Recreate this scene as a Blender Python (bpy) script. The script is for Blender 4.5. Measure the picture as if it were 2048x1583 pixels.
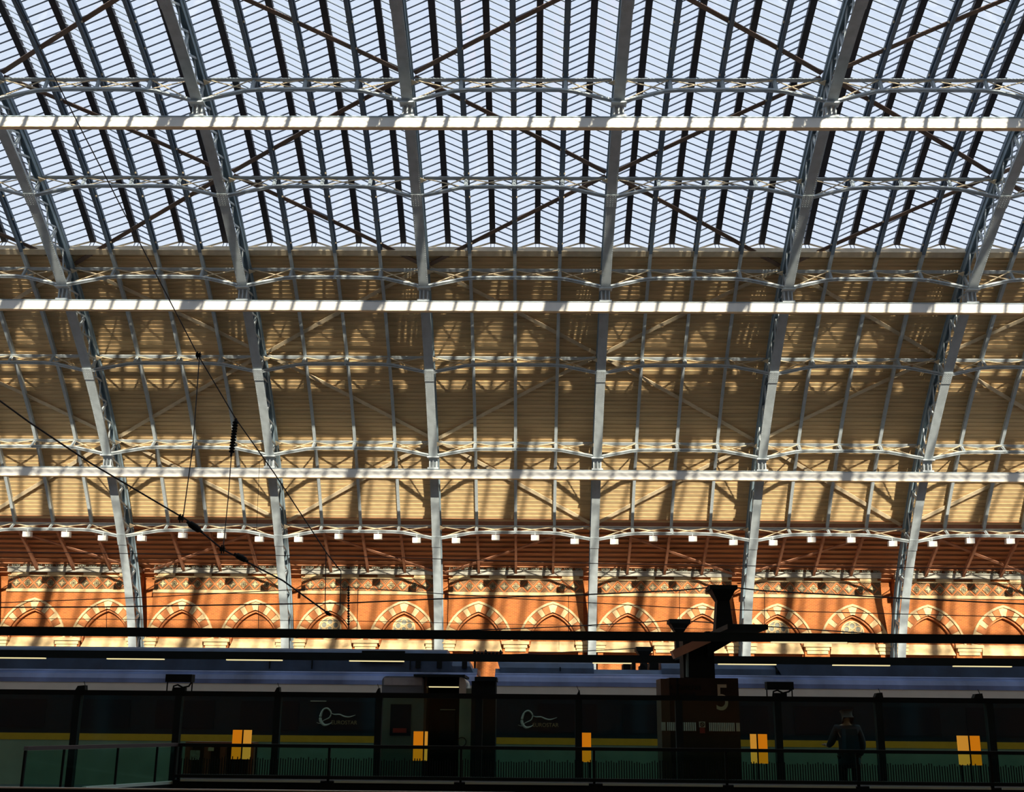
import bpy, math, random
from mathutils import Vector, Matrix
random.seed(7)
for o in list(bpy.data.objects): bpy.data.objects.remove(o)
C = bpy.context.scene.collection
PI = math.pi

# ------------------------------------------------------------ camera
FPX, TH, PS, RO = 2300.0, math.radians(15.5), -0.0160, 0.0095
EYE = 1.6
FW = Vector((math.sin(PS)*math.cos(TH), math.cos(PS)*math.cos(TH), math.sin(TH)))
R0 = Vector((math.cos(PS), -math.sin(PS), 0))
U0 = R0.cross(FW)
RT = R0*math.cos(RO)+U0*math.sin(RO)
UP = U0*math.cos(RO)-R0*math.sin(RO)
cam = bpy.data.objects.new('camera', bpy.data.cameras.new('camera'))
C.objects.link(cam)
cam.data.sensor_width = 36.0
cam.data.lens = FPX/2048*36.0
cam.data.clip_start = 0.1; cam.data.clip_end = 500
M = Matrix((RT, UP, -FW)).transposed().to_4x4(); M.translation = (0, 0, EYE)
cam.matrix_world = M
bpy.context.scene.camera = cam

# ------------------------------------------------------------ light
sc = bpy.context.scene
sc.view_settings.view_transform = 'Standard'; sc.view_settings.look = 'None'
sc.view_settings.exposure = 0.0; sc.view_settings.gamma = 1.0
sc.view_settings.use_curve_mapping = False
w = bpy.data.worlds.new('world'); sc.world = w; w.use_nodes = True
wn = w.node_tree.nodes; wl = w.node_tree.links
bg = wn['Background']
tc = wn.new('ShaderNodeTexCoord'); sx = wn.new('ShaderNodeSeparateXYZ'); rp = wn.new('ShaderNodeValToRGB')
wl.new(tc.outputs['Generated'], sx.inputs[0]); wl.new(sx.outputs['Z'], rp.inputs[0]); wl.new(rp.outputs[0], bg.inputs[0])
rp.color_ramp.elements[0].position = 0.0; rp.color_ramp.elements[0].color = (0.77, 0.83, 0.91, 1)
rp.color_ramp.elements[1].position = 0.8; rp.color_ramp.elements[1].color = (0.68, 0.77, 0.93, 1)
bg.inputs[1].default_value = 1.12
sun = bpy.data.objects.new('sun', bpy.data.lights.new('sun', 'SUN')); C.objects.link(sun)
sun.data.energy = 10.5; sun.data.color = (1.0, 0.90, 0.72); sun.data.angle = math.radians(0.56)
sun.rotation_euler = Vector((-0.60, 4.5, -2.0)).to_track_quat('-Z', 'Y').to_euler()

# ------------------------------------------------------------ helpers
def pix(px, py, Y):
    dx, dy = px-1024, py-791.5
    x = dx*math.cos(RO)+dy*math.sin(RO); y = -dx*math.sin(RO)+dy*math.cos(RO)
    d = FW+R0*(x/FPX)-U0*(y/FPX)
    return Vector((0, 0, EYE))+d*(Y/d.y)
def zat(py, Y, px=1024): return pix(px, py, Y).z
def xat(px, Y, py=1400): return pix(px, py, Y).x

MATS = {}
def mat(name, col, rough=0.6, metal=0.0, noise=0.0, nscale=8.0, rnd=0.0, emit=0, bump=0.0, spec=0.5, stretch=None):
    m = bpy.data.materials.new(name); m.use_nodes = True
    n = m.node_tree.nodes; l = m.node_tree.links; b = n['Principled BSDF']
    b.inputs['Roughness'].default_value = rough; b.inputs['Metallic'].default_value = metal
    b.inputs['Specular IOR Level'].default_value = spec
    b.inputs['Base Color'].default_value = (*col, 1)
    if emit:
        b.inputs['Emission Color'].default_value = (*col, 1); b.inputs['Emission Strength'].default_value = emit
    if noise or rnd or bump:
        t = n.new('ShaderNodeTexCoord'); nz = n.new('ShaderNodeTexNoise'); nz.inputs['Scale'].default_value = nscale
        nz.inputs['Detail'].default_value = 5
        if stretch:
            mp = n.new('ShaderNodeMapping'); mp.inputs['Scale'].default_value = stretch
            l.new(t.outputs['Object'], mp.inputs[0]); l.new(mp.outputs[0], nz.inputs[0])
        else: l.new(t.outputs['Object'], nz.inputs[0])
        mr = n.new('ShaderNodeMapRange'); mr.inputs[1].default_value = 0.3; mr.inputs[2].default_value = 0.7
        mr.inputs[3].default_value = 1-noise; mr.inputs[4].default_value = 1+noise
        l.new(nz.outputs[0], mr.inputs[0])
        oi = n.new('ShaderNodeObjectInfo'); m2 = n.new('ShaderNodeMapRange')
        m2.inputs[3].default_value = 1-rnd; m2.inputs[4].default_value = 1+rnd
        l.new(oi.outputs['Random'], m2.inputs[0])
        mu = n.new('ShaderNodeMath'); mu.operation = 'MULTIPLY'; l.new(mr.outputs[0], mu.inputs[0]); l.new(m2.outputs[0], mu.inputs[1])
        hs = n.new('ShaderNodeHueSaturation'); hs.inputs['Color'].default_value = (*col, 1)
        l.new(mu.outputs[0], hs.inputs['Value']); l.new(hs.outputs[0], b.inputs['Base Color'])
        if bump:
            bp = n.new('ShaderNodeBump'); bp.inputs['Strength'].default_value = bump; bp.inputs['Distance'].default_value = 0.02
            l.new(nz.outputs[0], bp.inputs['Height']); l.new(bp.outputs[0], b.inputs['Normal'])
    MATS[name] = m
    return m
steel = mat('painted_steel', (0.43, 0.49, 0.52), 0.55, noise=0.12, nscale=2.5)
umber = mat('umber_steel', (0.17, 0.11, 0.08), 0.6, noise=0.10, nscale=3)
gutc = mat('backlit_gutter_steel', (0.12, 0.17, 0.23), 0.5, noise=0.12, nscale=2.5)  # backlit darkness against the glass is put into this gutter colour
steel_d = mat('rafter_steel', (0.27, 0.36, 0.42), 0.5, noise=0.12, nscale=2.5)
beamw = mat('white_painted_beam', (0.74, 0.74, 0.71), 0.6, noise=0.06, nscale=1.2)
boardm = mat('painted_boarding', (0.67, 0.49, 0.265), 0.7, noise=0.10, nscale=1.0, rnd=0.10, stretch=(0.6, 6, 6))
boardb = mat('brown_boarding_brick_bounce', (0.46, 0.20, 0.09), 0.6, noise=0.15, nscale=1.0, rnd=0.10, stretch=(0.6, 6, 6))  # brown timber, with red bounce from the brick put into the colour
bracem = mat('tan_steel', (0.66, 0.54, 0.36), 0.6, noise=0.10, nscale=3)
rustm = mat('brown_steel', (0.42, 0.20, 0.12), 0.6, noise=0.12, nscale=3)
ridgem = mat('dark_ridge_timber', (0.045, 0.04, 0.045), 0.7, noise=0.15, nscale=3)
barm = mat('glazing_bar_metal', (0.16, 0.20, 0.26), 0.5, noise=0.1, nscale=3)
stone = mat('cream_stone', (0.68, 0.50, 0.26), 0.75, noise=0.16, nscale=3.0, rnd=0.08, bump=0.3)
redst = mat('red_sandstone', (0.50, 0.17, 0.05), 0.75, noise=0.15, nscale=4.0, rnd=0.10, bump=0.3)
tilem = mat('frieze_tile_buff', (0.62, 0.42, 0.20), 0.6, noise=0.2, nscale=14, rnd=0.2)
tiled = mat('frieze_tile_dark', (0.13, 0.12, 0.06), 0.6, noise=0.2, nscale=14)
ironm = mat('greenish_ironwork', (0.33, 0.37, 0.30), 0.6, noise=0.2, nscale=9)
lead = mat('lead_gutter', (0.46, 0.45, 0.38), 0.6, noise=0.2, nscale=3)
white = mat('white_enamel', (0.85, 0.84, 0.80), 0.4, noise=0.03)
black = mat('black_paint', (0.009, 0.013, 0.013), 0.7, noise=0.1, spec=0.15)
dark = mat('dark_grey_paint', (0.012, 0.020, 0.021), 0.7, noise=0.15, nscale=3, spec=0.15)
brown = mat('bronze_cladding', (0.030, 0.020, 0.015), 0.6, noise=0.2, nscale=2, spec=0.15)
wirem = mat('wire_metal', (0.015, 0.012, 0.012), 0.6)
blue = mat('blue_roof_painted_dapple', (0.12, 0.17, 0.32), 0.28, noise=0.6, nscale=1.2, stretch=(0.8, 0.2, 0.2))  # strong noise paints the dappled reflections of the roof shoulder
blued = mat('dark_blue_roof_paint', (0.035, 0.075, 0.14), 0.5, noise=0.35, nscale=2.0)
trwhite = mat('pale_grey_train_paint', (0.74, 0.75, 0.68), 0.35, noise=0.06, nscale=2)
trgrey = mat('grey_green_train_paint', (0.27, 0.33, 0.25), 0.6, noise=0.1, nscale=2, spec=0.2)
navy = mat('navy_train_paint', (0.006, 0.022, 0.034), 0.6, noise=0.1, spec=0.12)
yellow = mat('yellow_train_stripe', (0.74, 0.40, 0.03), 0.6, noise=0.06, spec=0.2)
orange = mat('lit_orange_panel', (1.0, 0.20, 0.006), 0.6, emit=0.80, spec=0.1)
orangel = mat('lit_amber_panel', (1.0, 0.29, 0.035), 0.6, emit=0.80, spec=0.1)
lampm = mat('strip_lamp_glow', (0.95, 0.82, 0.42), 0.4, emit=0.9)
edgem = mat('pale_aluminium', (0.60, 0.68, 0.66), 0.35, metal=0.0, noise=0.05)
silver = mat('silver_lettering', (0.45, 0.46, 0.40), 0.3, noise=0.05)
floorm = mat('platform_stone', (0.07, 0.08, 0.08), 0.5, noise=0.2, nscale=2)
gravel = mat('track_ballast', (0.05, 0.045, 0.04), 0.9, noise=0.4, nscale=12, bump=0.8)
copper = mat('red_timber', (0.22, 0.06, 0.03), 0.4, noise=0.2, nscale=6)
paper = mat('printed_card', (0.30, 0.32, 0.25), 0.6, noise=0.3, nscale=40)
coatm = mat('dark_navy_coat', (0.010, 0.014, 0.022), 0.9, noise=0.3, nscale=10)
skinm = mat('skin', (0.35, 0.20, 0.13), 0.6)
hairm = mat('dark_hair', (0.015, 0.010, 0.008), 0.7)
gravelgrey = mat('dark_metal_grille', (0.10, 0.16, 0.15), 0.5)

def glass(name, tint, refl=0.06):
    m = bpy.data.materials.new(name); m.use_nodes = True
    n = m.node_tree.nodes; l = m.node_tree.links
    for x in list(n): n.remove(x)
    o = n.new('ShaderNodeOutputMaterial'); mx = n.new('ShaderNodeMixShader'); t = n.new('ShaderNodeBsdfTransparent')
    g = n.new('ShaderNodeBsdfGlossy');     t.inputs[0].default_value = (*tint, 1); g.inputs['Roughness'].default_value = 0.05
    mx.inputs[0].default_value = refl
    l.new(t.outputs[0], mx.inputs[1]); l.new(g.outputs[0], mx.inputs[2]); l.new(mx.outputs[0], o.inputs[0])
    return m
glassm = glass('roof_glass', (0.97, 0.985, 1.0), 0.05)
glassg = glass('green_screen_glass', (0.76, 0.93, 0.88), 0.02)
glassb = glass('teal_balustrade_glass', (0.70, 0.86, 0.82), 0.02)
glassd = mat('dark_window_glass', (0.005, 0.016, 0.026), 0.5, spec=0.06)
glassw = mat('leaded_window_glass', (0.25, 0.26, 0.22), 0.15, noise=0.3, nscale=3)

def brickmat():
    m = bpy.data.materials.new('orange_brick'); m.use_nodes = True
    n = m.node_tree.nodes; l = m.node_tree.links; b = n['Principled BSDF']; b.inputs['Roughness'].default_value = 0.8
    t = n.new('ShaderNodeTexCoord'); s = n.new('ShaderNodeSeparateXYZ'); cb = n.new('ShaderNodeCombineXYZ')
    l.new(t.outputs['Object'], s.inputs[0]); l.new(s.outputs['X'], cb.inputs['X']); l.new(s.outputs['Z'], cb.inputs['Y'])
    br = n.new('ShaderNodeTexBrick'); br.inputs['Scale'].default_value = 1.0
    br.inputs['Brick Width'].default_value = 0.23; br.inputs['Row Height'].default_value = 0.078
    br.inputs['Mortar Size'].default_value = 0.008
    br.inputs['Color1'].default_value = (0.44, 0.125, 0.017, 1); br.inputs['Color2'].default_value = (0.34, 0.088, 0.013, 1)
    br.inputs['Mortar'].default_value = (0.44, 0.20, 0.07, 1)
    l.new(cb.outputs[0], br.inputs['Vector'])
    nz = n.new('ShaderNodeTexNoise'); nz.inputs['Scale'].default_value = 0.9; nz.inputs['Detail'].default_value = 6
    l.new(t.outputs['Object'], nz.inputs[0])
    hs = n.new('ShaderNodeHueSaturation'); mr = n.new('ShaderNodeMapRange')
    mr.inputs[1].default_value = 0.3; mr.inputs[2].default_value = 0.7; mr.inputs[3].default_value = 0.8; mr.inputs[4].default_value = 1.2
    l.new(nz.outputs[0], mr.inputs[0]); l.new(mr.outputs[0], hs.inputs['Value']); l.new(br.outputs['Color'], hs.inputs['Color'])
    l.new(hs.outputs[0], b.inputs['Base Color'])
    bp = n.new('ShaderNodeBump'); bp.inputs['Strength'].default_value = 0.4; bp.inputs['Distance'].default_value = 0.01
    l.new(br.outputs['Fac'], bp.inputs['Height']); bp.invert = True; l.new(bp.outputs[0], b.inputs['Normal'])
    return m
brick = brickmat()

class MB:
    """collects boxes, bars, prisms; build() links them as one mesh object"""
    def __init__(s): s.v = []; s.f = []
    def hexa(s, p):
        b = len(s.v); s.v += [tuple(q) for q in p]
        s.f += [(b, b+3, b+2, b+1), (b+4, b+5, b+6, b+7), (b, b+1, b+5, b+4), (b+1, b+2, b+6, b+5), (b+2, b+3, b+7, b+6), (b+3, b, b+4, b+7)]
        return s
    def box(s, x0, x1, y0, y1, z0, z1):
        return s.hexa([(x0, y0, z0), (x1, y0, z0), (x1, y1, z0), (x0, y1, z0), (x0, y0, z1), (x1, y0, z1), (x1, y1, z1), (x0, y1, z1)])
    def bar(s, a, b, w, h, up=(0, 0, 1)):
        a = Vector(a); b = Vector(b); t = (b-a).normalized(); up = Vector(up)
        r = t.cross(up)
        if r.length < 1e-4: r = t.cross(Vector((1, 0, 0)))
        r.normalize(); u = r.cross(t).normalized()
        r *= w/2; u *= h/2
        return s.hexa([a-r-u, a+r-u, a+r+u, a-r+u, b-r-u, b+r-u, b+r+u, b-r+u])
    def tube(s, pts, r, n=6):
        pts = [Vector(p) for p in pts]; b0 = len(s.v)
        for i, p in enumerate(pts):
            t = (pts[min(i+1, len(pts)-1)]-pts[max(i-1, 0)]).normalized()
            a = t.cross(Vector((0, 0, 1)))
            if a.length < 0.05: a = t.cross(Vector((1, 0, 0)))
            a.normalize(); c = t.cross(a)
            rr = r[i] if isinstance(r, (list, tuple)) else r
            for k in range(n):
                q = 2*PI*k/n; s.v.append(tuple(p+a*rr*math.cos(q)+c*rr*math.sin(q)))
        for i in range(len(pts)-1):
            for k in range(n):
                s.f.append((b0+i*n+k, b0+i*n+(k+1) % n, b0+(i+1)*n+(k+1) % n, b0+(i+1)*n+k))
        s.f.append(tuple(b0+k for k in reversed(range(n)))); e = b0+(len(pts)-1)*n
        s.f.append(tuple(e+k for k in range(n)))
        return s
    def prism(s, poly, y0, y1):
        """poly of (x,z), extruded in y"""
        b = len(s.v); n = len(poly)
        for y in (y0, y1): s.v += [(x, y, z) for x, z in poly]
        s.f.append(tuple(b+i for i in range(n))); s.f.append(tuple(b+n+i for i in reversed(range(n))))
        for i in range(n): s.f.append((b+i, b+n+i, b+n+(i+1) % n, b+(i+1) % n))
        return s
    def prismx(s, poly, x0, x1):
        """poly of (y,z), extruded in x"""
        b = len(s.v); n = len(poly)
        for x in (x0, x1): s.v += [(x, y, z) for y, z in poly]
        s.f.append(tuple(b+i for i in range(n))); s.f.append(tuple(b+n+i for i in reversed(range(n))))
        for i in range(n): s.f.append((b+i, b+n+i, b+n+(i+1) % n, b+(i+1) % n))
        return s
    def sweep(s, u0, u1, du, x0, x1, d0, d1):
        n = max(1, int(round((u1-u0)/du))); b = len(s.v)
        for i in range(n+1):
            u = u0+(u1-u0)*i/n
            a = P(u, d0); c = P(u, d1)
            s.v += [(x0, *a), (x1, *a), (x1, *c), (x0, *c)]
        for i in range(n):
            q = b+4*i
            for k in range(4): s.f.append((q+k, q+(k+1) % 4, q+4+(k+1) % 4, q+4+k))
        s.f.append((b, b+3, b+2, b+1)); q = b+4*n; s.f.append((q, q+1, q+2, q+3))
        return s
    def lathe(s, c, prof, n=12, ax='z'):
        b = len(s.v)
        for r, h in prof:
            for k in range(n):
                q = 2*PI*k/n
                if ax == 'z': s.v.append((c[0]+r*math.cos(q), c[1]+r*math.sin(q), c[2]+h))
                else: s.v.append((c[0]+r*math.cos(q), c[1]+h, c[2]+r*math.sin(q)))
        for i in range(len(prof)-1):
            for k in range(n):
                s.f.append((b+i*n+k, b+i*n+(k+1) % n, b+(i+1)*n+(k+1) % n, b+(i+1)*n+k))
        s.f.append(tuple(b+k for k in reversed(range(n)))); e = b+(len(prof)-1)*n
        s.f.append(tuple(e+k for k in range(n)))
        return s
    def mesh(s, name, m, org=(0, 0, 0), smooth=False):
        me = bpy.data.meshes.new(name)
        o = org
        me.from_pydata([(a-o[0], b-o[1], c-o[2]) for a, b, c in s.v], [], s.f)
        me.materials.append(m)
        if smooth:
            for p in me.polygons: p.use_smooth = True
        me.validate(); return me
    def build(s, name, m, parent=None, org=(0, 0, 0), smooth=False, fixn=True):
        me = s.mesh(name, m, org, smooth)
        if fixn: fix(me)
        o = link(name, me, parent)
        if not parent: o.location = org
        return o
import bmesh
def fix(me):
    b = bmesh.new(); b.from_mesh(me); bmesh.ops.recalc_face_normals(b, faces=b.faces); b.to_mesh(me); b.free()
def link(name, me, parent=None, loc=None):
    o = bpy.data.objects.new(name, me); C.objects.link(o)
    if parent: o.parent = parent
    if loc is not None: o.location = loc
    return o
def tag(o, label=None, cat=None, group=None, kind=None):
    if label: o['label'] = label
    if cat: o['category'] = cat
    if group: o['group'] = group
    if kind: o['kind'] = kind
    return o
def empty(name, loc, label=None, cat=None, group=None, rx=0, rz=0):
    o = bpy.data.objects.new(name, None); C.objects.link(o); o.location = loc; o.rotation_euler = (rx, 0, rz)
    o.empty_display_size = 0.3
    return tag(o, label, cat, group)
ORD = ['first', 'second', 'third', 'fourth', 'fifth', 'sixth', 'seventh', 'eighth', 'ninth', 'tenth', 'eleventh', 'twelfth']
def ordi(i): return ORD[i] if i < 12 else ['thirteenth', 'fourteenth', 'fifteenth', 'sixteenth', 'seventeenth', 'eighteenth', 'nineteenth', 'twentieth', 'twenty-first', 'twenty-second', 'twenty-third', 'twenty-fourth', 'twenty-fifth', 'twenty-sixth', 'twenty-seventh', 'twenty-eighth', 'twenty-ninth', 'thirtieth', 'thirty-first', 'thirty-second', 'thirty-third', 'thirty-fourth', 'thirty-fifth', 'thirty-sixth'][i-12]

# ------------------------------------------------------------ arch geometry of the train shed
YJ, ZJ, R1, R2, TJ = 66.378, 7.229+EYE, 17.4, 47.854, 0.9654
YC = 32.87
UA = 40.3          # arc length from the change of radius to the crown
S = 8.94; X0 = -14.184; G = 5.3064; U1 = 2.907
def P(u, d=0.0):
    if u > UA:
        y, z = P(2*UA-u, d); return (2*YC-y, z)
    R = R2 if u > 0 else R1
    a = TJ-u/R
    y = YJ-R*(math.sin(TJ)-math.sin(a)); z = ZJ+R*(math.cos(a)-math.cos(TJ))
    return (y+d*math.sin(a), z+d*math.cos(a))
def phi(u):
    return PI/2-(TJ-u/(R2 if u > 0 else R1))
UB = -11.0         # foot of the ribs
UTOT = 2*UA-UB
UG = 19.75         # boarding ends and glass begins
NR = list(range(-3, 7))
DO = 1.50          # depth of the ribs
WY = 69.9          # face of the far brick wall
zw = lambda py: zat(py, WY)
XL, XR = X0-5.2*S, X0+8.2*S

# ------------------------------------------------------------ setting: ground, walls
g = MB().box(-75, 75, 27.25, 34.6, -1.2, -0.75).build('floor_trackbed', gravel); g['kind'] = 'structure'; g.name = 'floor'
g = MB().box(-75, 75, -4.6, 27.2, -0.3, 0.0).build('floor', floorm); g['kind'] = 'structure'
g = MB().box(-75, 75, 34.65, 73, -0.3, 0.0).build('floor', floorm); g['kind'] = 'structure'

ztop = zw(1139)
wall = empty('wall_back', (0, WY, 0)); tag(wall, kind='structure')
WO = (0, WY, 0)
# backing behind the ribs
MB().box(-75, 75, WY+0.75, WY+1.2, -0.3, zw(1131)-0.5).build('backing_wall', brick, wall, WO)
ar_r, ar_w = 2.08, 1.50; ar_c = ar_r-ar_w
zs = zw(1223)-math.sqrt(ar_r**2-ar_c**2)      # springing line of the arches
def arch_h(x):                                # height of the opening above the springing at offset x
    x = abs(x)
    if x >= ar_w: return None
    return math.sqrt(max(0, ar_r**2-(x+ar_c)**2))
HALF = S/2-0.42
AX = (-2.23, 2.23)
zfr0, zfr1 = zw(1184), zw(1160)
panel = MB()
xs = set([-HALF, HALF])
for a in AX:
    for i in range(25): xs.add(a-ar_w+2*ar_w*i/24)
xs = sorted(xs)
for xa, xb in zip(xs[:-1], xs[1:]):
    if xb-xa < 1e-6: continue
    mid = (xa+xb)/2; arch = None
    for a in AX:
        if abs(mid-a) < ar_w: arch = a
    if arch is None:
        panel.box(xa, xb, WY, WY+0.75, -0.3, zfr0-0.2)
    else:
        ha = arch_h(xa-arch) if arch_h(xa-arch) is not None else 0; hb = arch_h(xb-arch) if arch_h(xb-arch) is not None else 0
        panel.hexa([(xa, WY, zs+ha), (xb, WY, zs+hb), (xb, WY+0.75, zs+hb), (xa, WY+0.75, zs+ha), (xa, WY, zfr0-0.2), (xb, WY, zfr0-0.2), (xb, WY+0.75, zfr0-0.2), (xa, WY+0.75, zfr0-0.2)])
        panel.box(xa, xb, WY+0.32, WY+0.75, -0.3, zs+max(ha, hb))
panel.box(-HALF, HALF, WY+0.03, WY+0.75, zfr0-0.2, ztop-0.10)
pm = panel.mesh('brick_panel', brick, WO); fix(pm)
# voussoirs (shared meshes)
vous = []
NV = 8; kang = 0.06
amax = math.acos(ar_c/ar_r)
def ringpt(a, r, side): return (side*(r*math.cos(a)-ar_c), zs+r*math.sin(a))
for side in (-1, 1):
    for i in range(NV+1):
        wts = []
        a = -0.0
        lens = [1.0 if k % 2 == 0 else 1.25 for k in range(NV)]
        tot = sum(lens); span = amax-kang
        acc = sum(lens[:i])/tot*span
        if i < NV:
            b = acc+lens[i]/tot*span
            poly = [ringpt(acc+0.006, ar_r, side), ringpt(b-0.006, ar_r, side), ringpt(b-0.006, ar_r+0.47, side), ringpt((acc+b)/2, ar_r+0.47, side), ringpt(acc+0.006, ar_r+0.47, side)]
            vous.append((MB().prism(poly, WY-0.04, WY+0.2), stone if i % 2 == 0 else redst))
ro_ = ar_r+0.47
k_in = ringpt(amax-kang, ar_r, 1); k_out = ringpt(amax-kang, ro_, 1); top_in = zs+math.sqrt(ar_r**2-ar_c**2); top_out = zs+math.sqrt(ro_**2-ar_c**2)
vous.append((MB().prism([(0, top_in), k_in, k_out, (0, top_out), (-k_out[0], k_out[1]), (-k_in[0], k_in[1])], WY-0.05, WY+0.2), stone))
vmesh = []
for mb, m in vous:
    me = mb.mesh('voussoir', m, WO); fix(me); vmesh.append(me)
# hood mould and inner roll
def ringmb(r0, r1, y0, y1, n=10):
    mb = MB()
    a1 = math.acos(ar_c/r1); a0 = math.acos(ar_c/r0)
    for side in (-1, 1):
        for i in range(n):
            fa, fb = i/n, (i+1)/n
            poly = [ringpt(a0*fa, r0, side), ringpt(a0*fb, r0, side), ringpt(a1*fb, r1, side), ringpt(a1*fa, r1, side)]
            mb.prism(poly, y0, y1)
    return mb
hoodm = ringmb(ar_r+0.475, ar_r+0.60, WY-0.12, WY+0.1).mesh('hood_mould', stone, WO); fix(hoodm)
rollm = ringmb(ar_r-0.13, ar_r-0.02, WY+0.10, WY+0.3).mesh('inner_roll', redst, WO); fix(rollm)
zc0, zc1 = zw(1302), zw(1281)
sill = MB()
sill.hexa([(-1.45, WY+0.0, zc0), (1.45, WY+0.0, zc0), (1.45, WY+0.5, zc0), (-1.45, WY+0.5, zc0), (-1.28, WY+0.26, zc1), (1.28, WY+0.26, zc1), (1.28, WY+0.5, zc1), (-1.28, WY+0.5, zc1)])
sillm = sill.mesh('stone_sill', stone, WO); fix(sillm)
cap = MB(); hb = zc1-zc0
for k, (hw, dp) in enumerate([(0.62, 0.10), (0.70, 0.16), (0.82, 0.24)]):
    cap.box(-hw, hw, WY-dp, WY+0.2, zc0+hb*k/3, zc0+hb*(k+1)/3-0.02)
capm = cap.mesh('impost_block', stone, WO); fix(capm)
tileA = MB().prism([(0, -0.245), (0.245, 0), (0, 0.245), (-0.245, 0)], -0.05, 0.02)
tileAm = tileA.mesh('frieze_tile', tilem); fix(tileAm)
rosA = MB(); 
for k in range(8):
    q = 2*PI*k/8; rosA.bar((0, -0.06, 0), (0.13*math.cos(q), -0.06, 0.13*math.sin(q)), 0.035, 0.035, (0, 1, 0))
rosA.tube([(0.15*math.cos(2*PI*k/10), -0.055, 0.15*math.sin(2*PI*k/10)) for k in range(11)], 0.018, 4)
rosAm = rosA.mesh('tile_rosette', tiled)
rosB = MB().prism([(0, -0.19), (0.05, -0.05), (0.19, 0), (0.05, 0.05), (0, 0.19), (-0.05, 0.05), (-0.19, 0), (-0.05, -0.05)], -0.07, -0.04)
rosB2 = MB().prism([(0, -0.235), (0.235, 0), (0, 0.235), (-0.235, 0)], -0.055, -0.045)
rosBm = rosB2.mesh('tile_ground', tiled); fix(rosBm); rosCm = rosB.mesh('tile_star', tilem); fix(rosCm)
# frieze bands and lozenge framing per bay
fr = MB(); zf = (zfr0+zfr1)/2; fh = (zfr1-zfr0)/2; pitch = 0.70; NT = 11
for k in range(NT):
    cx = (k-(NT-1)/2)*pitch
    for sx_ in (-1, 1):
        for sz_ in (-1, 1):
            fr.bar((cx+sx_*pitch/2, WY+0.02, zf), (cx+sx_*0.0, WY+0.02, zf+sz_*pitch/2*1.05), 0.085, 0.07, (0, 1, 0))
frm = fr.mesh('lozenge_band', redst, WO)
chk = MB()
for k in range(NT+1):
    cx = (k-NT/2)*pitch
    for sz_ in (-1, 1):
        for r in range(4):
            for c in range(-3+r, 4-r):
                if (r+c) % 2 == 0: continue
                zz = zf+sz_*(0.35-r*0.075); xx = cx+c*0.075
                if abs(xx) > HALF-0.05: continue
                chk.box(xx-0.036, xx+0.036, WY-0.0, WY+0.05, zz-0.036, zz+0.036)
chkm = chk.mesh('chequer_tiles', tiled, WO)
bands = MB()
bands.box(-HALF, HALF, WY-0.09, WY+0.1, zw(1190), zw(1186))
bands.box(-HALF, HALF, WY-0.05, WY+0.1, zw(1186), zw(1184))
bands.box(-HALF, HALF, WY-0.08, WY+0.1, zw(1159), zw(1156))
bandsm = bands.mesh('string_course', stone, WO); fix(bandsm)
zcn0, zcn1 = zw(1155), zw(1143)
corn = MB()
corn.box(-HALF, HALF, WY-0.22, WY+0.2, zcn0+0.12, zcn1)
corn.box(-HALF, HALF, WY-0.30, WY+0.2, zcn1, zcn1+0.06)
cornm = corn.mesh('lead_gutter', lead, WO); fix(cornm)
blk = MB().box(-0.52, 0.52, WY-0.14, WY+0.1, zcn0-0.06, zcn0+0.16); blkm = blk.mesh('cornice_lit_block', stone, WO); fix(blkm)  # blocks added to copy sunlit stretches between shadows on a flat cornice
cre = MB()
for k in range(int(2*HALF/0.335)):
    cx = -HALF+0.17+k*0.335
    pts = [(cx+0.14*math.cos(PI*j/6), WY-0.27, zcn1+0.06+0.22*math.sin(PI*j/6)) for j in range(7)]
    cre.tube(pts, 0.02, 4)
    if k % 2: cre.tube([(cx+0.07*math.cos(2*PI*j/6), WY-0.27, zcn1+0.14+0.07*math.sin(2*PI*j/6)) for j in range(7)], 0.018, 4)
cre.box(-HALF, HALF, WY-0.29, WY-0.25, zcn1+0.05, zcn1+0.08)
crem = cre.mesh('iron_cresting', ironm, WO)
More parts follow.
